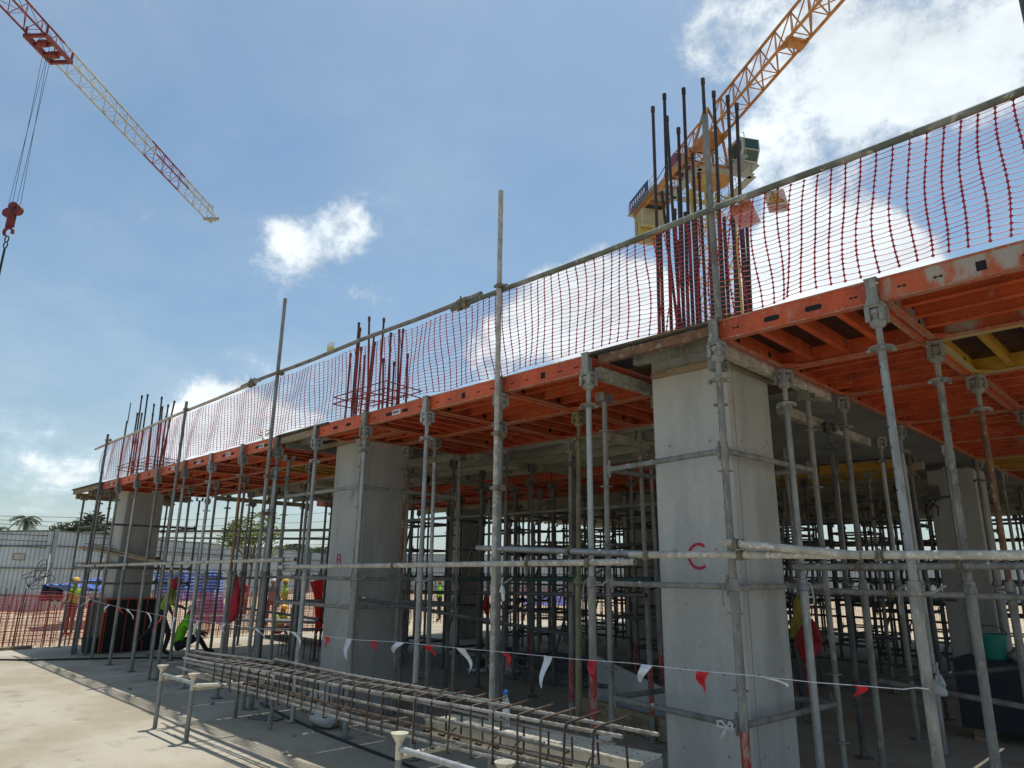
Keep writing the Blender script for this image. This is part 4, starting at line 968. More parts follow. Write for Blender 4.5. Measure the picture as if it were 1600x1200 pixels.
plank(PY(365, 968, 10), PY(520, 972, 9.6), .9, .05, DARKS, 'dark platform board behind the left props')
plank(PY(375, 982, 9.6), PY(515, 984, 9.2), .6, .05, DARKS, 'lower dark platform board behind the left props')

# ------------------------------------------------------------------ inside: dark blue box, white panel
bx = empty('storage_box', (-1.45, 9.95, 0), 'dark blue plywood box on timber feet in the shade at the right', 'box')
b = MB(); b.box((-1.0, -.40, .12), (1.2, .5, .80)); b.build('box_body', BLUE, bx)
b = MB(); b.box((-1.03, -.43, .801), (1.23, .53, .83)); b.build('lid', BLUE, bx)
for x in (-.9, .3, 1.0):
    b = MB(); b.box((x, -.38, .0), (x+.1, .45, .12)); b.build('foot', TIMB, bx)
bucket((-2.12, 9.85, .832), .17, .26, GREN, 'green plastic bucket on the dark blue box')
lump('cloth_heap', (-1.78, 9.95, .90), .2, .15, .1, GREY, 'pale cloth heap on the dark blue box at the right border', 'cloth', 12)
b = MB(); q0 = [Vector((-6.15, 7.55, .02)), Vector((-4.75, 7.15, .02)), Vector((-4.75, 7.2, .47)), Vector((-6.15, 7.6, .72))]; o0 = q0[0]
f = [p-o0 for p in q0]; g = [p+Vector((.006, .03, 0)) for p in f]; b.v += [tuple(p) for p in f+g]
for gg in ((0, 1, 2, 3), (7, 6, 5, 4), (0, 4, 5, 1), (1, 5, 6, 2), (2, 6, 7, 3), (3, 7, 4, 0)): b.face(list(gg))
o = b.build('white_board', GREY); o.location = o0; tag(o, 'pale slanted board standing on the floor left of column C', 'board')
plank((-6.0, 7.2, .15), (-3.9, 6.7, .12), .06, .22, TIMB, 'dirty timber board on edge on the floor left of column C')
for k, (x, y, z, l) in enumerate(((-7.5, 9.2, .1, 2.2), (-9, 10, .2, 2.5), (-6.2, 10.4, .12, 2.4), (-11, 9, .1, 2))):
    plank((x-l/2, y-.2, z), (x+l/2, y+.3, z), .3, .2, DARKS, 'dark stack of beams on the floor under the deck, %s from the front' % odn(k), 'beam_stack')
hose([PY(x, y, 12.9) for x, y in ((1455, 775), (1462, 782), (1455, 795), (1447, 792), (1452, 783), (1466, 793), (1466, 806))], .012, BLK, 'black cable loop hanging on the shaded column', 'cable')
b = MB(); b.box((-.09, -.05, -.12), (.09, 0, .12)); o = b.build('junction_box', DARKS); o.location = PY(1459, 771, 12.97); tag(o, 'small junction box fixed to the shaded column', 'junction box')
hose([PY(x, y, 7) for x, y in ((1225, 925), (1240, 931), (1255, 946), (1262, 965))], .012, BLK, 'black cable drooping right of the column marked C', 'cable')
hose([PY(x, y, 7.2) for x, y in ((955, 918), (975, 928), (1000, 925), (1030, 917))], .012, BLK, 'black cable drooping left of the column marked C', 'cable')
# starter bars in the opening behind the left props
for k in range(3):
    t = empty('starter_bars', (-14.5+k*1.3, 7.6, 0), '%s row of rusty starter bars standing from the floor behind the left props' % ('left', 'middle', 'right')[k], 'rebar', 'rusty starter bar rows behind the left props')
    for i in range(8):
        b = MB(); b.tube([(i*.15, 0, 0), (i*.15+.01, .01, .42)], .009, 6); b.build('bar', REBR, t)
    b = MB(); b.tube([(0, 0, .2), (1.06, 0, .2)], .006, 5); b.tube([(0, 0, .34), (1.06, 0, .34)], .006, 5); b.build('tie_bar', REBR, t)

# ------------------------------------------------------------------ outside left: net fences, hoarding, tarps
def netfence(p, q, h, label, z0=-.3, cell=.10, sag=.05, m=None):
    p = Vector((*p, z0)); q = Vector((*q, z0)); L_ = (q-p).length; d = (q-p)/L_; t = empty('net_fence', p, label, 'net fence', 'low red net fences outside the slab')
    n = int(L_/.9); nv = Vector((-d.y, d.x, 0))
    for i in range(n+1):
        b = MB(); c = d*(i*L_/n); b.tube([c, c+Vector((.02*math.sin(i*3), .03*math.cos(i*2), h+.12+.1*math.sin(i*5.)))], .013, 6); b.build('post', REBR, t)
    b = MB(); nc = int(L_/cell); nr = int(h/.07)
    def Z(i, k): return (h-.08*abs(math.sin(i*cell/1.8*math.pi*.5)))*k/nr+.03
    for k in range(nr+1):
        b.tube([d*(i*cell)+nv*.03*math.sin(i*.4)+Vector((0, 0, Z(i, k))) for i in range(0, nc+1, 3)], .0045, 3, cap=False)
    for i in range(nc+1): b.tube([d*(i*cell)+nv*.03*math.sin(i*.4)+Vector((0, 0, Z(i, 0))), d*(i*cell)+nv*.03*math.sin(i*.4)+Vector((0, 0, Z(i, nr)))], .0055, 3, cap=False)
    b.build('net', m or mat('dusty red net', (.50, .07, .05), .7, 0, (.40, .055, .04), 2, transl=.3, fine=0), t)
netfence((-20.4, 1.0), (-19.8, 7.0), 1.35, 'red net fence nearest to the left edge of the slab')
netfence((-22.5, 1.0), (-21.5, 9.0), 1.3, 'red net fence second back from the left edge')
netfence((-25.5, 2.0), (-24.0, 12.0), 1.3, 'red net fence third back from the left edge')
netfence((-20.6, 8.4), (-21.2, 15.5), 1.25, 'red net fence seen between the left props')
netfence((-23.6, 9.5), (-24.6, 19.5), 1.3, 'red net fence farther out seen between the left props')
netfence((-29, 14), (-27, 30), 1.3, 'far red net fence behind the site workers')
netfence((-24.5, 20), (-20, 33), 1.3, 'red net fence seen through the dark scaffold')
netfence((-20, 27), (-8, 33), 1.2, 'red net fence at the back of the site')
def rebar_mat(c, n, label, h=1.1, ax=(0, 1)):
    t = empty('rebar_grid', c, label, 'rebar', 'rusty rebar grids standing outside'); q = random.Random(n)
    for i in range(n):
        b = MB(); x, y = ax[0]*i*.2, ax[1]*i*.2; b.tube([(x, y, 0), (x+q.uniform(-.05, .05), y+q.uniform(-.05, .05), h*q.uniform(.7, 1.15))], .012, 5); b.build('bar', REBR, t)
    b = MB()
    for z in (.25, .5, .8): b.tube([(0, 0, z), (ax[0]*n*.2, ax[1]*n*.2, z)], .009, 5)
    b.build('cross_bar', REBR, t)
rebar_mat((-21.3, 2.2, -.3), 18, 'rusty rebar grid at the far left border'); rebar_mat((-23.2, 4.5, -.3), 20, 'rusty rebar grid behind the first net fence')
rebar_mat((-22.2, 9.0, -.3), 24, 'rusty rebar grid seen between the left props'); rebar_mat((-23.5, 15.0, -.3), 24, 'rusty rebar grid farther back between the left props')
rebar_mat((-22.0, 20.0, -.3), 30, 'rusty rebar grid seen through the dark scaffold')
def hoarding(p, q, z0, z1, label, posts=True):
    p = Vector((*p, z0)); q = Vector((*q, z0)); L_ = (q-p).length; d = (q-p)/L_; nv = Vector((-d.y, d.x, 0)); H = z1-z0
    t = empty('metal_hoarding', p, label, 'fence', 'pale corrugated metal hoarding around the site')
    b = MB(); n = int(L_/.30); pts = []
    for i in range(n):
        for a, o in ((0, 0), (.19, 0), (.22, .05), (.27, .05)): pts.append(d*(i*.30+a)+nv*o)
    k0 = len(b.v)
    for c in pts: b.v.append(tuple(c)); b.v.append(tuple(c+Vector((0, 0, H))))
    for i in range(len(pts)-1): b.face([2*i, 2*i+2, 2*i+3, 2*i+1])
    b.build('sheet', FENC, t)
    for z in (.18, .52, .80, .99):
        b = MB(); b.bar(nv*-.04+Vector((0, 0, H*z)), d*L_+nv*-.04+Vector((0, 0, H*z)), .05, .06); b.build('rail', DARKS, t)
    k = 0
    while k*7 < L_:
        b = MB(); c = d*k*7+nv*-.12; b.bar(c, c+Vector((0, 0, H+.05)), .16, .16, up=(1, 0, 0)); b.build('post', DARKS if k else mat('grey post', (.28, .3, .32), .7), t); k += 1
    return t
c0 = Vector((-40.6, 8.9)); 
HT = PX(65, 827, -40.6).z
hoarding((-52, 3.2), (-40.7, 8.9), -.3, HT, 'pale corrugated hoarding left of the corner post')
dd_ = ray(507, 860).normalized(); far = CAM+dd_*(72/dd_.dot(CF))
dq = ray(1120, 860).normalized(); far2 = CAM+dq*(66/dq.dot(CF)); dq = ray(1750, 860).normalized(); far3 = CAM+dq*(60/dq.dot(CF))
hoarding((-40.6, 8.9), (far.x, far.y), -.3, HT, 'pale corrugated hoarding running back from the corner post')
hoarding((far.x, far.y), (far2.x, far2.y), -.3, HT, 'pale corrugated hoarding at the back of the site')
hoarding((far2.x, far2.y), (far3.x, far3.y), -.3, HT, 'pale corrugated hoarding at the back right of the site')
p = PX(27, 870, -41.8); b = MB().use(TIMB); b.box((-.05, -.26, -.17), (0, .26, .17)); b.use(GREY); b.box((.001, -.21, -.12), (.02, .21, .12)); o = b.build('floodlight'); o.location = p+Vector((.4, 0, 0)); tag(o, 'square floodlight fixed high on the left hoarding', 'lamp')
def sheet(px, Y0, nm, m, label, cat='tarp', ax=0, wob=.25):
    C4 = [on(x, y, ax, Y0 if not isinstance(Y0, (list, tuple)) else Y0[i]) for i, (x, y) in enumerate(px)]; o0 = C4[0]; b = MB(); n = 12
    def Q(a, c): return C4[0].lerp(C4[1], a).lerp(C4[3].lerp(C4[2], a), c)-o0+Vector((wob*.4*math.sin(a*11+c*4), 0, -wob*.8*math.sin(a*math.pi)*math.sin(c*math.pi)+wob*.15*math.sin(a*17+c*9)))
    for i in range(n):
        for j in range(n): b.poly([Q(i/n, j/n), Q(i/n, (j+1)/n), Q((i+1)/n, (j+1)/n), Q((i+1)/n, j/n)])
    o = b.build(nm, m, smooth=True); o.location = o0; tag(o, label, cat); 
    md = o.modifiers.new('t', 'SOLIDIFY'); md.thickness = .02; return o
sheet(((240, 895), (350, 893), (345, 935), (245, 940)), -29, 'striped_tarp', STRIPE, 'blue and white striped tarp wall seen between the left props')
sheet(((68, 914), (160, 906), (160, 920), (80, 912)), (-30, -33, -28, -28), 'tarp_roof', TARPB, 'light blue tarp roof stretched low before the left hoarding')
sheet(((66, 914), (100, 913), (96, 938), (60, 938)), -30, 'tarp_side', mat('navy tarp', (.02, .04, .12), .7), 'navy tarp side hanging at the hoarding corner post')
sheet(((110, 905), (200, 903), (205, 925), (120, 922)), (-33, -33, -31, -31), 'striped_tarp', STRIPE, 'striped tarp behind the light blue tarp roof')
sheet(((820, 930), (888, 928), (888, 945), (820, 945)), (28, 28, 27, 27), 'tarp_roof', TARPB, 'blue tarp seen through the dark scaffold', ax=1)
sheet(((300, 940), (350, 930), (352, 975), (302, 975)), -27.5, 'striped_tarp', STRIPE, 'lower striped tarp hanging behind the red net')
for k in range(3):
    b = MB(); a = PX(-20, 833+k*9, -39.5); c = PY(520, 838+k*12, 33); m_ = (a+c)/2-Vector((0, 0, .5)); b.tube([a, m_, c], .02, 5)
    tag(b.build('cable', BLK), ('upper', 'middle', 'lower')[k]+' black cable strung along the hoarding', 'cable', 'cables strung along the hoarding')
for k in range(3):
    b = MB(); a = PX(-10, 806+k*6, -70); c = PX(530, 800+k*14, -70); b.tube([a, (a+c)/2-Vector((0, 0, .6)), c], .02, 4)
    tag(b.build('power_line', BLK), ('top', 'middle', 'bottom')[k]+' power line in the sky over the left hoarding', 'power line', 'power lines beyond the hoarding')
b = MB()
for k in range(6): 
    a = k*1.1; b.tube([(.0, math.cos(a+t_*.9)*(.25+.07*k)+.15*math.sin(k*2.1), math.sin(a+t_*1.1)*(.5-.06*k)+.3*math.cos(k)) for t_ in range(7)], .018, 5)
o = b.build('cable_tangle', BLK); o.location = PX(62, 900, -39.5); tag(o, 'tangle of black cable at the hoarding corner post', 'cable')

# ------------------------------------------------------------------ trees
def crown(b, c, rx, ry, rz, n, s, q, clumps=14):
    cs = []
    for _ in range(clumps):
        while 1:
            v = Vector((q.uniform(-1, 1), q.uniform(-1, 1), q.uniform(-1, 1)))
            if v.length < 1: break
        cs.append((Vector((v.x*rx*.75, v.y*ry*.75, v.z*rz*.75))+Vector(c), q.uniform(.22, .42)))
    for _ in range(n):
        cc_, r = q.choice(cs); v = Vector((q.gauss(0, 1), q.gauss(0, 1), q.gauss(0, .8))).normalized()*(r*q.random()**.4)
        p = cc_+Vector((v.x*rx, v.y*ry, v.z*rz)); d = Vector((q.uniform(-1, 1), q.uniform(-1, 1), q.uniform(-.6, .6))).normalized(); e = d.orthogonal().normalized(); e.rotate(Matrix.Rotation(q.uniform(0, 6.28), 3, d))
        l = s*q.uniform(.6, 1.3); b.poly([p-d*l*.5, p+e*l*.22, p+d*l*.5, p-e*l*.22])
    return cs
def tree(c, h, rx, rz, n, s, m, label, seed, clumps=14, limbs=True, tr_=.18):
    q = random.Random(seed); t = empty('tree', c, label, 'tree', 'trees beyond the hoarding'); b = MB(); cs = crown(b, (0, 0, h-rz), rx, rx, rz, n, s, q, clumps); b.build('crown', m, t)
    b = MB(); b.tube([(0, 0, -1), (.1, .1, h*.35), (0, .2, h-rz*1.2)], [tr_*1.4, tr_, tr_*.6], 8)
    for cc_, r in cs[:9]: b.tube([Vector((0, .1, h*.35+.5)), Vector((0, .1, h*.35)).lerp(cc_, .55)+Vector((0, 0, .3)), cc_], [tr_*.55, tr_*.35, .04], 6)
    b.build('trunk', BARK, t)
def far_at(x, d, z=0):
    r = ray(x, 850).normalized(); k = d/r.dot(CF); p = CAM+r*k; return Vector((p.x, p.y, z-.3))
tree(far_at(128, 62), 7.1, 2.9, 2.4, 9000, .35, LEAFD, 'broad dark green tree beyond the hoarding right of the palm', 3, 26)
tree(far_at(100, 66), 5.8, 2.6, 1.6, 3500, .35, LEAFD, 'low dark tree between the palm and the broad tree', 5, 14)
tree(far_at(392, 34), 5.0, 2.0, 1.25, 1500, .22, LEAFY, 'sparse yellow green tree seen between the left props', 12, 22, tr_=.06)
tree(far_at(470, 95), 5.6, 4, 1.0, 2200, .5, mat('hazy leaves', (.08, .12, .06), .7, 0, (.12, .15, .08), .6, fine=.3), 'far low green tree seen between props and the left-of-centre column', 7, 18)
tree(far_at(510, 92), 5.2, 3, .9, 1500, .5, MATS['hazy leaves'], 'far low bush beside the left-of-centre column', 8, 14)
tree(far_at(830, 88), 5.8, 6, 1.0, 2600, .5, MATS['hazy leaves'], 'far low trees glimpsed through the dark scaffold', 9, 22)
def palm(c, h, label, seed):
    q = random.Random(seed); t = empty('palm_tree', c, label, 'palm tree'); b = MB(); b.tube([(0, 0, -1), (.2, .1, h*.5), (.1, 0, h)], [.25, .18, .14], 8); b.build('trunk', BARK, t)
    b = MB()
    for k in range(20):
        a = k*.7+q.uniform(-.2, .2); el = q.uniform(-.3, 1.1); L_ = q.uniform(1.1, 1.5); pts = []
        for j in range(9):
            f = j/8; r_ = L_*f*math.cos(el*(1-f*.3)); pts.append(Vector((.1+math.cos(a)*r_, math.sin(a)*r_, h+L_*(f*math.sin(el)-1.0*f*f*.75))))
        b.tube(pts, [.035*(1-j/9) for j in range(9)], 4)
        for j in range(1, 9):
            for z in range(3):
                p = pts[j-1].lerp(pts[j], z/3); d = (pts[j]-pts[j-1]).normalized(); s_ = d.cross(Vector((0, 0, 1))).normalized()
                for sg in (-1, 1):
                    e = p+s_*sg*.28*(1-.5*j/9)+d*.15-Vector((0, 0, .16)); b.poly([p, p+d*.07, e, p-d*.02])
    b.build('crown', LEAFD, t)
palm(far_at(33, 60), 6.1, 'palm tree rising above the left hoarding', 4)
palm(far_at(-8, 64), 5.3, 'palm tree cut by the left border', 6)

# ------------------------------------------------------------------ tower cranes
def lattice(t, chords, bay, mfun, name='jib_section', r=.07, rb=.035, seclen=6):
    # chords: list of (start, end) vectors; first two bottom, last top (triangle) ; zigzag between
    A = chords; Ln = (A[0][1]-A[0][0]).length; n = max(2, int(Ln/bay)); P_ = [[a.lerp(c, i/n) for i in range(n+1)] for a, c in A]
    for s in range(0, n, seclen):
        e = min(n, s+seclen); b = MB()
        for ch in P_: b.tube([ch[s], ch[e]], r, 6)
        for i in range(s, e):
            k = len(P_)
            for a in range(k):
                c = (a+1) % k; 
                if k == 3:
                    if a == 0: b.tube([P_[0][i], P_[1][i]], rb, 4); b.tube([P_[0][i], P_[1][i+1]] if i % 2 else [P_[1][i], P_[0][i+1]], rb, 4)
                    elif a == 1: m_ = P_[2][i].lerp(P_[2][i+1], .5); b.tube([P_[1][i], m_], rb, 4); b.tube([m_, P_[1][i+1]], rb, 4)
                    else: m_ = P_[2][i].lerp(P_[2][i+1], .5); b.tube([P_[0][i], m_], rb, 4); b.tube([m_, P_[0][i+1]], rb, 4)
                else:
                    b.tube([P_[a][i], P_[c][i]], rb, 4); b.tube([P_[a][i], P_[c][i+1]] if i % 2 else [P_[c][i], P_[a][i+1]], rb, 4)
        b.build(name, mfun((s+e)/2/n), t)
# left crane (jib only in view, mast outside to the left)
zj = 40.0
tip = PZ(330, 342, zj); base_ = PZ(10, 4, zj); d = (tip-base_).normalized(); root = base_-d*26
lc = empty('tower_crane', Vector((root.x, root.y, -.3)), 'red and white tower crane whose jib reaches in from the top left', 'tower crane', 'tower cranes over the site')
nrm = Vector((-d.y, d.x, 0)); o_ = lc.location
def tri(p, w, h, f): return [p-nrm*w/2-o_, p+nrm*w/2-o_, p+Vector((0, 0, h))-o_]
s0, s1 = tri(root, 1.3, 1.9, 0), tri(tip, 1.3, 1.35, 1)
Lr = (tip-root).length; fsw = (PZ(104, 105, 40)-root).length/(tip-root).length; lattice(lc, [(s0[i], s1[i]) for i in range(3)], 1.55, lambda f: JIBR if (f < fsw or .80 < f < .90) else JIBW, seclen=4, r=.085, rb=.028)
b = MB(); e = tip-o_; b.bar(e-nrm*.9, e+nrm*.9, .25, .3); b.bar(e-nrm*.5-Vector((0, 0, .1)), e+nrm*.5-Vector((0, 0, .1)), .5, .2); b.tube([e, e+Vector((0, 0, 1.7))], .05, 5); b.tube([e-Vector((0, 0, .5)), e], .12, 6); b.build('jib_tip', JIBW, lc)
tro = PZ(76, 77, zj-.35)-o_; b = MB()
for s in (-1, 1): b.bar(tro-d*1.5+nrm*s*.8, tro+d*1.5+nrm*s*.8, .22, .28)
for f in (-1.4, -.5, .5, 1.4): b.bar(tro+d*f-nrm*.85, tro+d*f+nrm*.85, .2, .25)
b.tube([tro-d*.6-nrm*.3, tro-d*.6+nrm*.3], .28, 10); b.tube([tro+d*.6-nrm*.3, tro+d*.6+nrm*.3], .28, 10)
for f in (-1.4, 1.4):
    for s in (-1, 1): b.bar(tro+d*f+nrm*s*.8, tro+d*f+nrm*s*.8+Vector((0, 0, .8)), .15, .15, up=(1, 0, 0))
b.build('trolley', JIBR, lc)
hk = PX(19, 330, (tro+o_).x)-o_; hk.y = tro.y; b = MB()
tops_ = [tro+nrm*a+d*c for a, c in ((-.45, -.5), (-.15, .2), (.2, -.2), (.5, .5))]
for k, tp in enumerate(tops_): b.tube([tp, hk+nrm*((k-1.5)*.30)+Vector((0, 0, .6-.25*k if k > 1 else .5))], .016, 5)
b.build('hoist_rope', BLK, lc)
b = MB(); dn = nrm
for a, z in ((-.36, .05), (.0, .36), (.34, -.12)): b.tube([hk+dn*a+Vector((0, 0, z))-d*.14, hk+dn*a+Vector((0, 0, z))+d*.14], .34, 14)
b.bar(hk+Vector((0, 0, .2)), hk-Vector((0, 0, 1.25)), .5, .35, up=(1, 0, 0))
b.tube([hk+dn*(.32*math.cos(a))+Vector((0, 0, -1.6+.32*math.sin(a))) for a in [k*.5-.9 for k in range(10)]], .11, 8); b.build('hook_block', JIBR, lc)
b = MB(); z0_ = hk-Vector((0, 0, 1.9))
for k in range(2): b.tube([z0_+dn*.14*math.cos(a)+Vector((0, 0, -.25-.45*k+.24*math.sin(a))) for a in [j*.628 for j in range(10)]], .045, 5, closed=True)
b.tube([z0_-Vector((0, 0, .9)), z0_-Vector((0, 0, 9))], [.07, .09], 6); b.build('chain_sling', BLK, lc)
rt_ = root-o_; w = .9; lattice(lc, [(Vector((sx*w, sy*w, 0)), Vector((sx*w, sy*w, zj+1))) for sx, sy in ((-1, -1), (1, -1), (1, 1), (-1, 1))], 2.2, lambda f: JIBW, 'mast_section', .1, .045, 4)

# right crane
zj = 30.0; m0 = PZ(1106, 224, zj); e1 = PZ(1300, 0, zj); dj = (e1-m0).normalized(); nj = Vector((-dj.y, dj.x, 0))
tc_ = empty('tower_crane', Vector((m0.x, m0.y, -.3)), 'orange and yellow tower crane with cab and counterweights behind the near rebar', 'tower crane', 'tower cranes over the site'); o_ = tc_.location
st = m0+dj*1.2-o_; en = m0+dj*42-o_; w, h = .55, 2.2; up_ = Vector((0, 0, 1))
lattice(tc_, [(st-nj*w, en-nj*w), (st+nj*w, en+nj*w), (st+up_*h, en+up_*h*.9)], 1.5, lambda f: CRNY, 'jib_section', .10, .045, 4)
cj0 = m0-dj*1.0-o_; cj1 = m0-dj*6.0-o_
lattice(tc_, [(cj0-nj*w, cj1-nj*w), (cj0+nj*w, cj1+nj*w), (cj0+up_*h, cj1+up_*h)], 1.3, lambda f: CRNY, 'jib_root_section', .085, .04, 4)
ce_ = cj1-dj*4.6; b = MB()
for s in (-1, 1): b.bar(cj0+nj*s*.8, ce_+nj*s*.8, .18, .42)
for k in range(9): q_ = cj0.lerp(ce_, k/8); b.bar(q_-nj*.8, q_+nj*.8, .12, .2)
b.build('counter_jib', CRNY, tc_)
b = MB(); pa = cj1+up_*h; b.tube([pa, ce_+up_*.3+dj*1.2+nj*.7], .035, 5); b.tube([pa, ce_+up_*.3+dj*1.2-nj*.7], .035, 5); b.build('tie_rod', BLK, tc_)
b = MB(); q0_, q1_ = ce_+dj*4.6, ce_-dj*.4
for s in (-1, 1):
    for z in (.55, 1.05): b.tube([q0_+nj*s*1.15+up_*z, q1_+nj*s*1.15+up_*z], .025, 4)
    for k in range(8): q_ = q0_.lerp(q1_, k/7)+nj*s*1.15; b.tube([q_+up_*.1, q_+up_*1.05], .02, 4)
b.bar(q0_+up_*.18, q1_+up_*.18, 2.5, .06); b.build('walkway', GALV, tc_)
b = MB().use(mat('blue banner', (.02, .04, .16), .6)); side = -nj*1.2
b.bar(ce_+dj*3.6+side+up_*.62, ce_+dj*.0+side+up_*.62, .04, 1.1)
b.use(WHITEP)
for k in range(7): q_ = ce_+dj*(.5+k*.42)+side-nj*.03+up_*.62; b.bar(q_-up_*.22, q_+up_*.22, .02, .2, up=(1, 0, 0))
b.use(REDF); b.bar(ce_+dj*.1+side-nj*.03+up_*.35, ce_+dj*.6+side-nj*.03+up_*.35, .02, .3)
b.build('banner', parent=tc_)
cwm = mat('cream counterweight', (.40, .36, .24), .7, 0, (.33, .29, .19), 1.5)
for k, (f, zb_) in enumerate(((.55, 2.6), (1.15, 2.2), (1.7, 1.7))):
    b = MB(); q_ = ce_+dj*f; b.bar(q_-up_*.25, q_-up_*zb_, 1.9, .48, up=tuple(dj)); b.build('counterweight', cwm if k != 1 else CRNG, tc_)
b = MB(); q_ = m0-dj*4.0-o_; b.bar(q_+up_*.3, q_+up_*1.3, 1.2, 1.4, up=tuple(dj)); b.tube([q_-nj*.5+up_*1.2, q_+nj*.5+up_*1.2], .5, 12); b.build('winch', mat('maroon paint', (.16, .015, .02), .5), tc_)
q_ = m0+dj*9.6-o_; b = MB(); b.bar(q_-dj*.4-nj*.5-up_*.1, q_+dj*.4-nj*.5-up_*.1, .12, .2); b.bar(q_-dj*.4+nj*.5-up_*.1, q_+dj*.4+nj*.5-up_*.1, .12, .2); b.tube([q_-nj*.5, q_+nj*.5], .3, 10); b.build('trolley', CRNY, tc_)
# head, slewing ring, mast
hd_ = m0-o_; b = MB()
for sx in (-1, 1):
    for sy in (-1, 1): b.tube([hd_+dj*sx*.85+nj*sy*.85-up_*2.2, hd_+dj*sx*.7+nj*sy*.7+up_*0, hd_+up_*2.6+dj*sx*.25], .1, 6)
    b.tube([hd_+dj*sx*.85-nj*.85-up_*2.2, hd_+dj*sx*.7+nj*.7], .05, 5); b.tube([hd_+dj*.85-nj*sx*.85-up_*2.2, hd_-dj*.7-nj*sx*.7], .05, 5)
b.bar(hd_+up_*0-dj*1.2, hd_+up_*0+dj*1.2, 1.6, .2); b.build('tower_head', CRNY, tc_)
b = MB(); b.lathe(hd_-up_*3.0, [(1.25, 0), (1.3, .1), (1.3, .5), (1.05, .55), (1.05, .8)], 20); b.build('slewing_ring', CRNY, tc_)
b = MB(); c_ = hd_-up_*3.35
for a, c2_ in (((-1.9, -1.9), (1.9, -1.9)), ((1.9, -1.9), (1.9, 1.9)), ((1.9, 1.9), (-1.9, 1.9)), ((-1.9, 1.9), (-1.9, -1.9))):
    p_, q_ = c_+dj*a[0]+nj*a[1], c_+dj*c2_[0]+nj*c2_[1]; b.bar(p_, q_, .55, .05)
    for z in (.5, 1.0): b.tube([p_+up_*z, q_+up_*z], .025, 4)
    for k in range(5): r_ = p_.lerp(q_, k/4); b.tube([r_, r_+up_], .022, 4)
b.build('platform', GALV, tc_)
w = .95; hm = zj-3.1; lattice(tc_, [(dj*sx*w+nj*sy*w, dj*sx*w+nj*sy*w+up_*(hm+.3)) for sx, sy in ((-1, -1), (1, -1), (1, 1), (-1, 1))], 1.7, lambda f: CRNG, 'mast_section', .12, .05, 3)
b = MB(); b.bar(up_*(hm-3.4)-nj*1.05-dj*.2, up_*(hm-1.8)-nj*1.05-dj*.2, 1.3, .12, up=tuple(nj)); b.build('notice_board', mat('grey green board', (.35, .38, .30), .7), tc_)
# cab on the jib side
kb = hd_+nj*2.0+dj*.9-up_*2.0; b = MB()
def CBX(a, c, e): return kb+(dj*a+nj*c+up_*e)*.88
prof = [(-.9, -.1), (.7, -.1), (1.15, .75), (1.15, 1.65), (.75, 2.0), (-.9, 2.0)]
for s in (0,):
    L1 = [CBX(a, -.7, e) for a, e in prof]; L2 = [CBX(a, .7, e) for a, e in prof]; n0 = len(b.v); b.v += [tuple(p_) for p_ in L1+L2]
    b.face([n0+i for i in range(6)]); b.face([n0+6+i for i in reversed(range(6))])
    for i in range(6): j = (i+1) % 6; b.face([n0+j, n0+i, n0+6+i, n0+6+j])
cabp = b.build('cab', mat('cream cab paint', (.55, .54, .48), .5), tc_)
b = MB()
for sgn in (-1, 1):
    q4 = [(-.45, .45), (.62, .45), (.95, .85), (.95, 1.5), (.65, 1.75), (-.45, 1.75)]; L1 = [CBX(a, sgn*.715, e) for a, e in q4]; b.poly(L1 if sgn < 0 else L1[::-1])
b.poly([CBX(1.17, -.6, .8), CBX(1.17, .6, .8), CBX(1.17, .6, 1.6), CBX(1.17, -.6, 1.6)]); b.poly([CBX(.80, -.58, .0), CBX(.80, .58, .0), CBX(1.16, .58, .68), CBX(1.16, -.58, .68)])
for f, e0, e1_ in ((-.92, .3, 1.75),): b.poly([CBX(f, .5, e0), CBX(f, -.5, e0), CBX(f, -.5, e1_), CBX(f, .5, e1_)])
gl = b.build('window', GLASS, tc_); gl.parent = cabp
b = MB(); b.bar(CBX(-.9, -.9, -.2), CBX(1.6, -.9, -.2), .5, .08); b.bar(CBX(-.9, 0, -.2), CBX(.7, 0, -.2), 1.5, .1); b.tube([CBX(1.4, -.7, -.2), CBX(1.4, -.7, 1.9), CBX(1.1, -.7, 2.1)], .03, 4); b.bar(hd_+nj*.6+dj*.9-up_*2.1, hd_+nj*1.6+dj*.9-up_*2.1, .5, .12); b.build('cab_bracket', GALV, tc_)

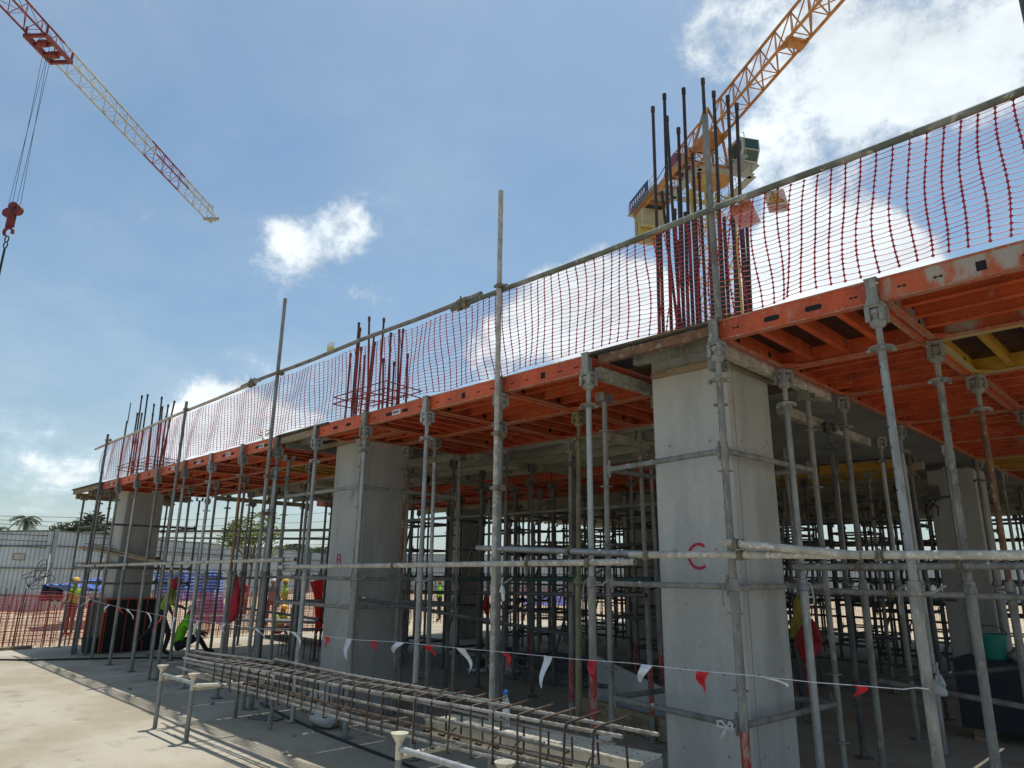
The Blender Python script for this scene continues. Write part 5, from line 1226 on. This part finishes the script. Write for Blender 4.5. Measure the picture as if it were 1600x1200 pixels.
# ------------------------------------------------------------------ people
def person(base, yaw, J, top, legs, hat=None, label='', headcol=None, scale=1.0, feet=BLK, sleeves=True):
    # J: joint dict in metres, person frame: x right, y forward, z up
    t = empty('person', base, label, 'person', None, yaw); t.scale = (scale,)*3
    bones = [('pel', 'chest'), ('chest', 'neck'), ('neck', 'head'), ('head', 'crown'), ('chest', 'shL'), ('shL', 'elL'), ('elL', 'haL'), ('chest', 'shR'), ('shR', 'elR'), ('elR', 'haR'), ('pel', 'hiL'), ('hiL', 'knL'), ('knL', 'anL'), ('anL', 'toL'), ('pel', 'hiR'), ('hiR', 'knR'), ('knR', 'anR'), ('anR', 'toR')]
    rad = {'pel': .125, 'chest': .135, 'neck': .055, 'head': .088, 'crown': .07, 'shL': .068, 'shR': .068, 'elL': .045, 'elR': .045, 'haL': .032, 'haR': .032, 'hiL': .092, 'hiR': .092, 'knL': .062, 'knR': .062, 'anL': .045, 'anR': .045, 'toL': .035, 'toR': .035}
    names = list(J); idx = {n: i for i, n in enumerate(names)}; V = [Vector(J[n]) for n in names]; E = [(idx[a], idx[c]) for a, c in bones]; RR = [rad[n] for n in names]
    # fingers: five short chains per hand
    for s in 'LR':
        h_ = Vector(J['ha'+s]); f_ = (h_-Vector(J['el'+s])).normalized(); sd = f_.cross(Vector((0, 1, .3))).normalized(); up__ = sd.cross(f_)
        for k in range(5):
            if k < 4: o = sd*(k-1.5)*.018; l = (.05, .06, .055, .042)[k]; p1 = h_+f_*.045+o; p2 = p1+f_*l-up__*.008; p3 = p2+f_*l*.5-up__*.02
            else: p1 = h_+f_*.01-sd*.034; p2 = p1+f_*.03-sd*.02; p3 = p2+f_*.025
            i0 = len(V); V += [p1, p2, p3]; RR += [.011, .009, .007]; E += [(idx['ha'+s], i0), (i0, i0+1), (i0+1, i0+2)]
    me = bpy.data.meshes.new('body'); me.from_pydata([tuple(v) for v in V], E, []); o = bpy.data.objects.new('body', me); COL.objects.link(o)
    md = o.modifiers.new('skin', 'SKIN'); md.use_smooth_shade = True; sk = me.skin_vertices[0].data if me.skin_vertices else None
    if sk is None:
        bm = bmesh.new(); bm.from_mesh(me); bm.verts.layers.skin.verify(); bm.to_mesh(me); bm.free(); sk = me.skin_vertices[0].data
    for i, r_ in enumerate(RR): sk[i].radius = (r_, r_*(.85 if i in (idx['pel'], idx['chest']) else 1)); 
    sk[idx['pel']].use_root = True
    sb = o.modifiers.new('sub', 'SUBSURF'); sb.levels = 1; sb.render_levels = 1
    dg = bpy.context.evaluated_depsgraph_get(); ev = bpy.data.meshes.new_from_object(o.evaluated_get(dg)); o.modifiers.clear(); o.data = ev
    ev.materials.clear()
    for m_ in (SKIN, top, legs, feet): ev.materials.append(m_)
    reg = {'pel': 1, 'chest': 1, 'neck': 0, 'head': 0, 'crown': 0, 'shL': 1, 'shR': 1, 'elL': 1, 'elR': 1, 'haL': 0, 'haR': 0, 'hiL': 2, 'hiR': 2, 'knL': 2, 'knR': 2, 'anL': 2, 'anR': 2, 'toL': 3, 'toR': 3}
    JV = {n: Vector(J[n]) for n in names}
    segs = [('pel', 'chest', 1), ('chest', 'neck', 1), ('chest', 'shL', 1), ('chest', 'shR', 1), ('shL', 'elL', 1), ('shR', 'elR', 1), ('elL', 'haL', 1 if sleeves else 0), ('elR', 'haR', 1 if sleeves else 0), ('neck', 'head', 0), ('head', 'crown', 0), ('hiL', 'knL', 2), ('knL', 'anL', 2), ('hiR', 'knR', 2), ('knR', 'anR', 2), ('pel', 'hiL', 2), ('pel', 'hiR', 2), ('anL', 'toL', 3), ('anR', 'toR', 3)]
    for p_ in ev.polygons:
        c = p_.center; best = 9; bm_ = 0
        for a, d_, m_ in segs:
            A_, B_ = JV[a], JV[d_]; u = B_-A_; f = max(0, min(1, (c-A_).dot(u)/max(u.length_squared, 1e-6))); dist = (c-A_-u*f).length-rad[a]*.6
            if dist < best: best = dist; bm_ = m_ if not (m_ == 1 and a in ('elL', 'elR') and f > .85) else 0
        if (c-JV['haL']).length < .12 or (c-JV['haR']).length < .12: bm_ = 0 if (c-JV['haL']).length < .05 or (c-JV['haR']).length < .05 or best > -.02 else bm_
        p_.material_index = bm_; p_.use_smooth = True
    o.parent = t
    hd__ = JV['head']; cr = JV['crown']; u = (cr-hd__).normalized()
    # face: nose, eyes, ears, brow
    fwd = (Vector((0, 1, 0))-u*u.y).normalized(); sd = fwd.cross(u)
    b = MB(); c = hd__+fwd*.085; b.tube([c+u*.03, c+fwd*.018-u*.005], [.008, .014], 6)
    for s in (-1, 1): b.tube([hd__+sd*s*.088-u*.02, hd__+sd*s*.092+u*.025], .014, 6)
    b.build('face_features', SKIN, t)
    b = MB()
    for s in (-1, 1): b.tube([hd__+fwd*.082+sd*s*.032+u*.03, hd__+fwd*.09+sd*s*.032+u*.03], .009, 6)
    b.tube([hd__+fwd*.084-sd*.022-u*.04, hd__+fwd*.088-u*.043, hd__+fwd*.084+sd*.022-u*.04], .005, 5)
    b.build('eyes_and_mouth', BLK, t)
    if hat:
        b = MB(); base__ = hd__+u*.045; prof = [(.112, 0), (.118, .004), (.112, .02), (.108, .05), (.09, .085), (.055, .107), (.01, .115)]
        b.lathe((0, 0, 0), prof, 18); q_ = u.to_track_quat('Z', 'Y'); b.v = [tuple(q_ @ Vector(v)+base__) for v in b.v]
        n0 = len(b.v); bb = [base__+fwd*.09+sd*.07, base__+fwd*.165+sd*.035-u*.012, base__+fwd*.165-sd*.035-u*.012, base__+fwd*.09-sd*.07]
        b.poly(bb); b.build('helmet', hat, t, smooth=True)
    if headcol:
        b = MB(); b.lathe((0, 0, 0), [(.085, -.14), (.10, -.08), (.105, 0), (.10, .05), (.07, .085), (.01, .1)], 16); q_ = u.to_track_quat('Z', 'Y'); b.v = [tuple(q_ @ Vector(v)+hd__-fwd*.012) for v in b.v]; b.build('head_cloth', headcol, t, smooth=True)
    return t
STAND = dict(pel=(0, 0, .92), chest=(0, .01, 1.25), neck=(0, .02, 1.45), head=(0, .03, 1.58), crown=(0, .03, 1.67), shL=(-.18, .01, 1.38), elL=(-.24, .03, 1.12), haL=(-.22, .15, .92), shR=(.18, .01, 1.38), elR=(.24, .05, 1.12), haR=(.2, .2, .98),
             hiL=(-.09, 0, .86), knL=(-.11, .03, .48), anL=(-.12, 0, .09), toL=(-.13, .15, .04), hiR=(.09, 0, .86), knR=(.11, .03, .48), anR=(.12, 0, .09), toR=(.13, .15, .04))
WALK = dict(STAND); WALK.update(pel=(0, 0, .84), chest=(0, .12, 1.16), neck=(0, .18, 1.36), head=(0, .23, 1.47), crown=(0, .26, 1.57), shL=(-.18, .14, 1.29), shR=(.18, .14, 1.29), elL=(-.25, .06, 1.05), haL=(-.22, .16, .84), elR=(.24, .22, 1.04), haR=(.14, .38, .98),
            hiL=(-.09, 0, .79), knL=(-.12, -.22, .47), anL=(-.13, -.50, .16), toL=(-.13, -.42, .04), hiR=(.09, .02, .79), knR=(.11, .22, .44), anR=(.11, .16, .09), toR=(.11, .32, .04))
SIT = dict(pel=(0, 0, .20), chest=(0, .10, .52), neck=(0, .17, .72), head=(0, .22, .83), crown=(0, .25, .92), shL=(-.18, .12, .65), elL=(-.24, .30, .46), haL=(-.14, .48, .40), shR=(.18, .12, .65), elR=(.24, .32, .48), haR=(.12, .50, .44),
           hiL=(-.1, .05, .17), knL=(-.2, .42, .38), anL=(-.14, .62, .08), toL=(-.14, .78, .04), hiR=(.1, .05, .17), knR=(.22, .40, .36), anR=(.12, .60, .08), toR=(.12, .76, .04))
SQUAT = dict(SIT); 
yawc = math.atan2(CF.y, CF.x)-math.pi/2
person(PZ(224, 1024) + Vector((.25, .15, 0)), yawc-R(75), WALK, LIME, DENI, None, 'person in a green shirt, red head cloth and dark trousers stepping behind the left props', headcol=MAROON, scale=.98)
person(PZ(272, 1024), yawc-R(60), SIT, LIMB, DENI, WHEL, 'person in a bright lime shirt sitting on the floor behind the left props', scale=1.0)
def far_person(px, py, d, pose, top, hat, label, z=-.3, s=1.0, yaw=2.6, legs=DENI):
    r_ = ray(px, py); k = d; p_ = CAM+r_*k; person(Vector((p_.x, p_.y, z)), yaw, pose, top, legs, hat, label, scale=s)
far_person(113, 950, 21.5, STAND, LIME, YHEL, 'person in yellow helmet and lime vest standing behind the red net at the left', yaw=2.2)
far_person(423, 950, 26, STAND, mat('brown cloth', (.16, .10, .08), .9), WHEL, 'person in a white helmet and brown top between the left props', yaw=1.0)
far_person(444, 950, 25, STAND, LIME, YHEL, 'person in a yellow helmet and lime vest between the left props', yaw=2.9)
far_person(432, 975, 22, SIT, LIME, YHEL, 'person in lime crouching low between the left props', yaw=-1.2)
far_person(687, 950, 30, STAND, LIMB, YHEL, 'left one of two people in lime seen through the dark scaffold', yaw=2.5)
far_person(713, 950, 30.5, STAND, LIMB, YHEL, 'right one of two people in lime seen through the dark scaffold', yaw=3.5)
far_person(378, 950, 30, STAND, MAROON, WHEL, 'person in a red top and white helmet behind the striped tarp', yaw=3.5)
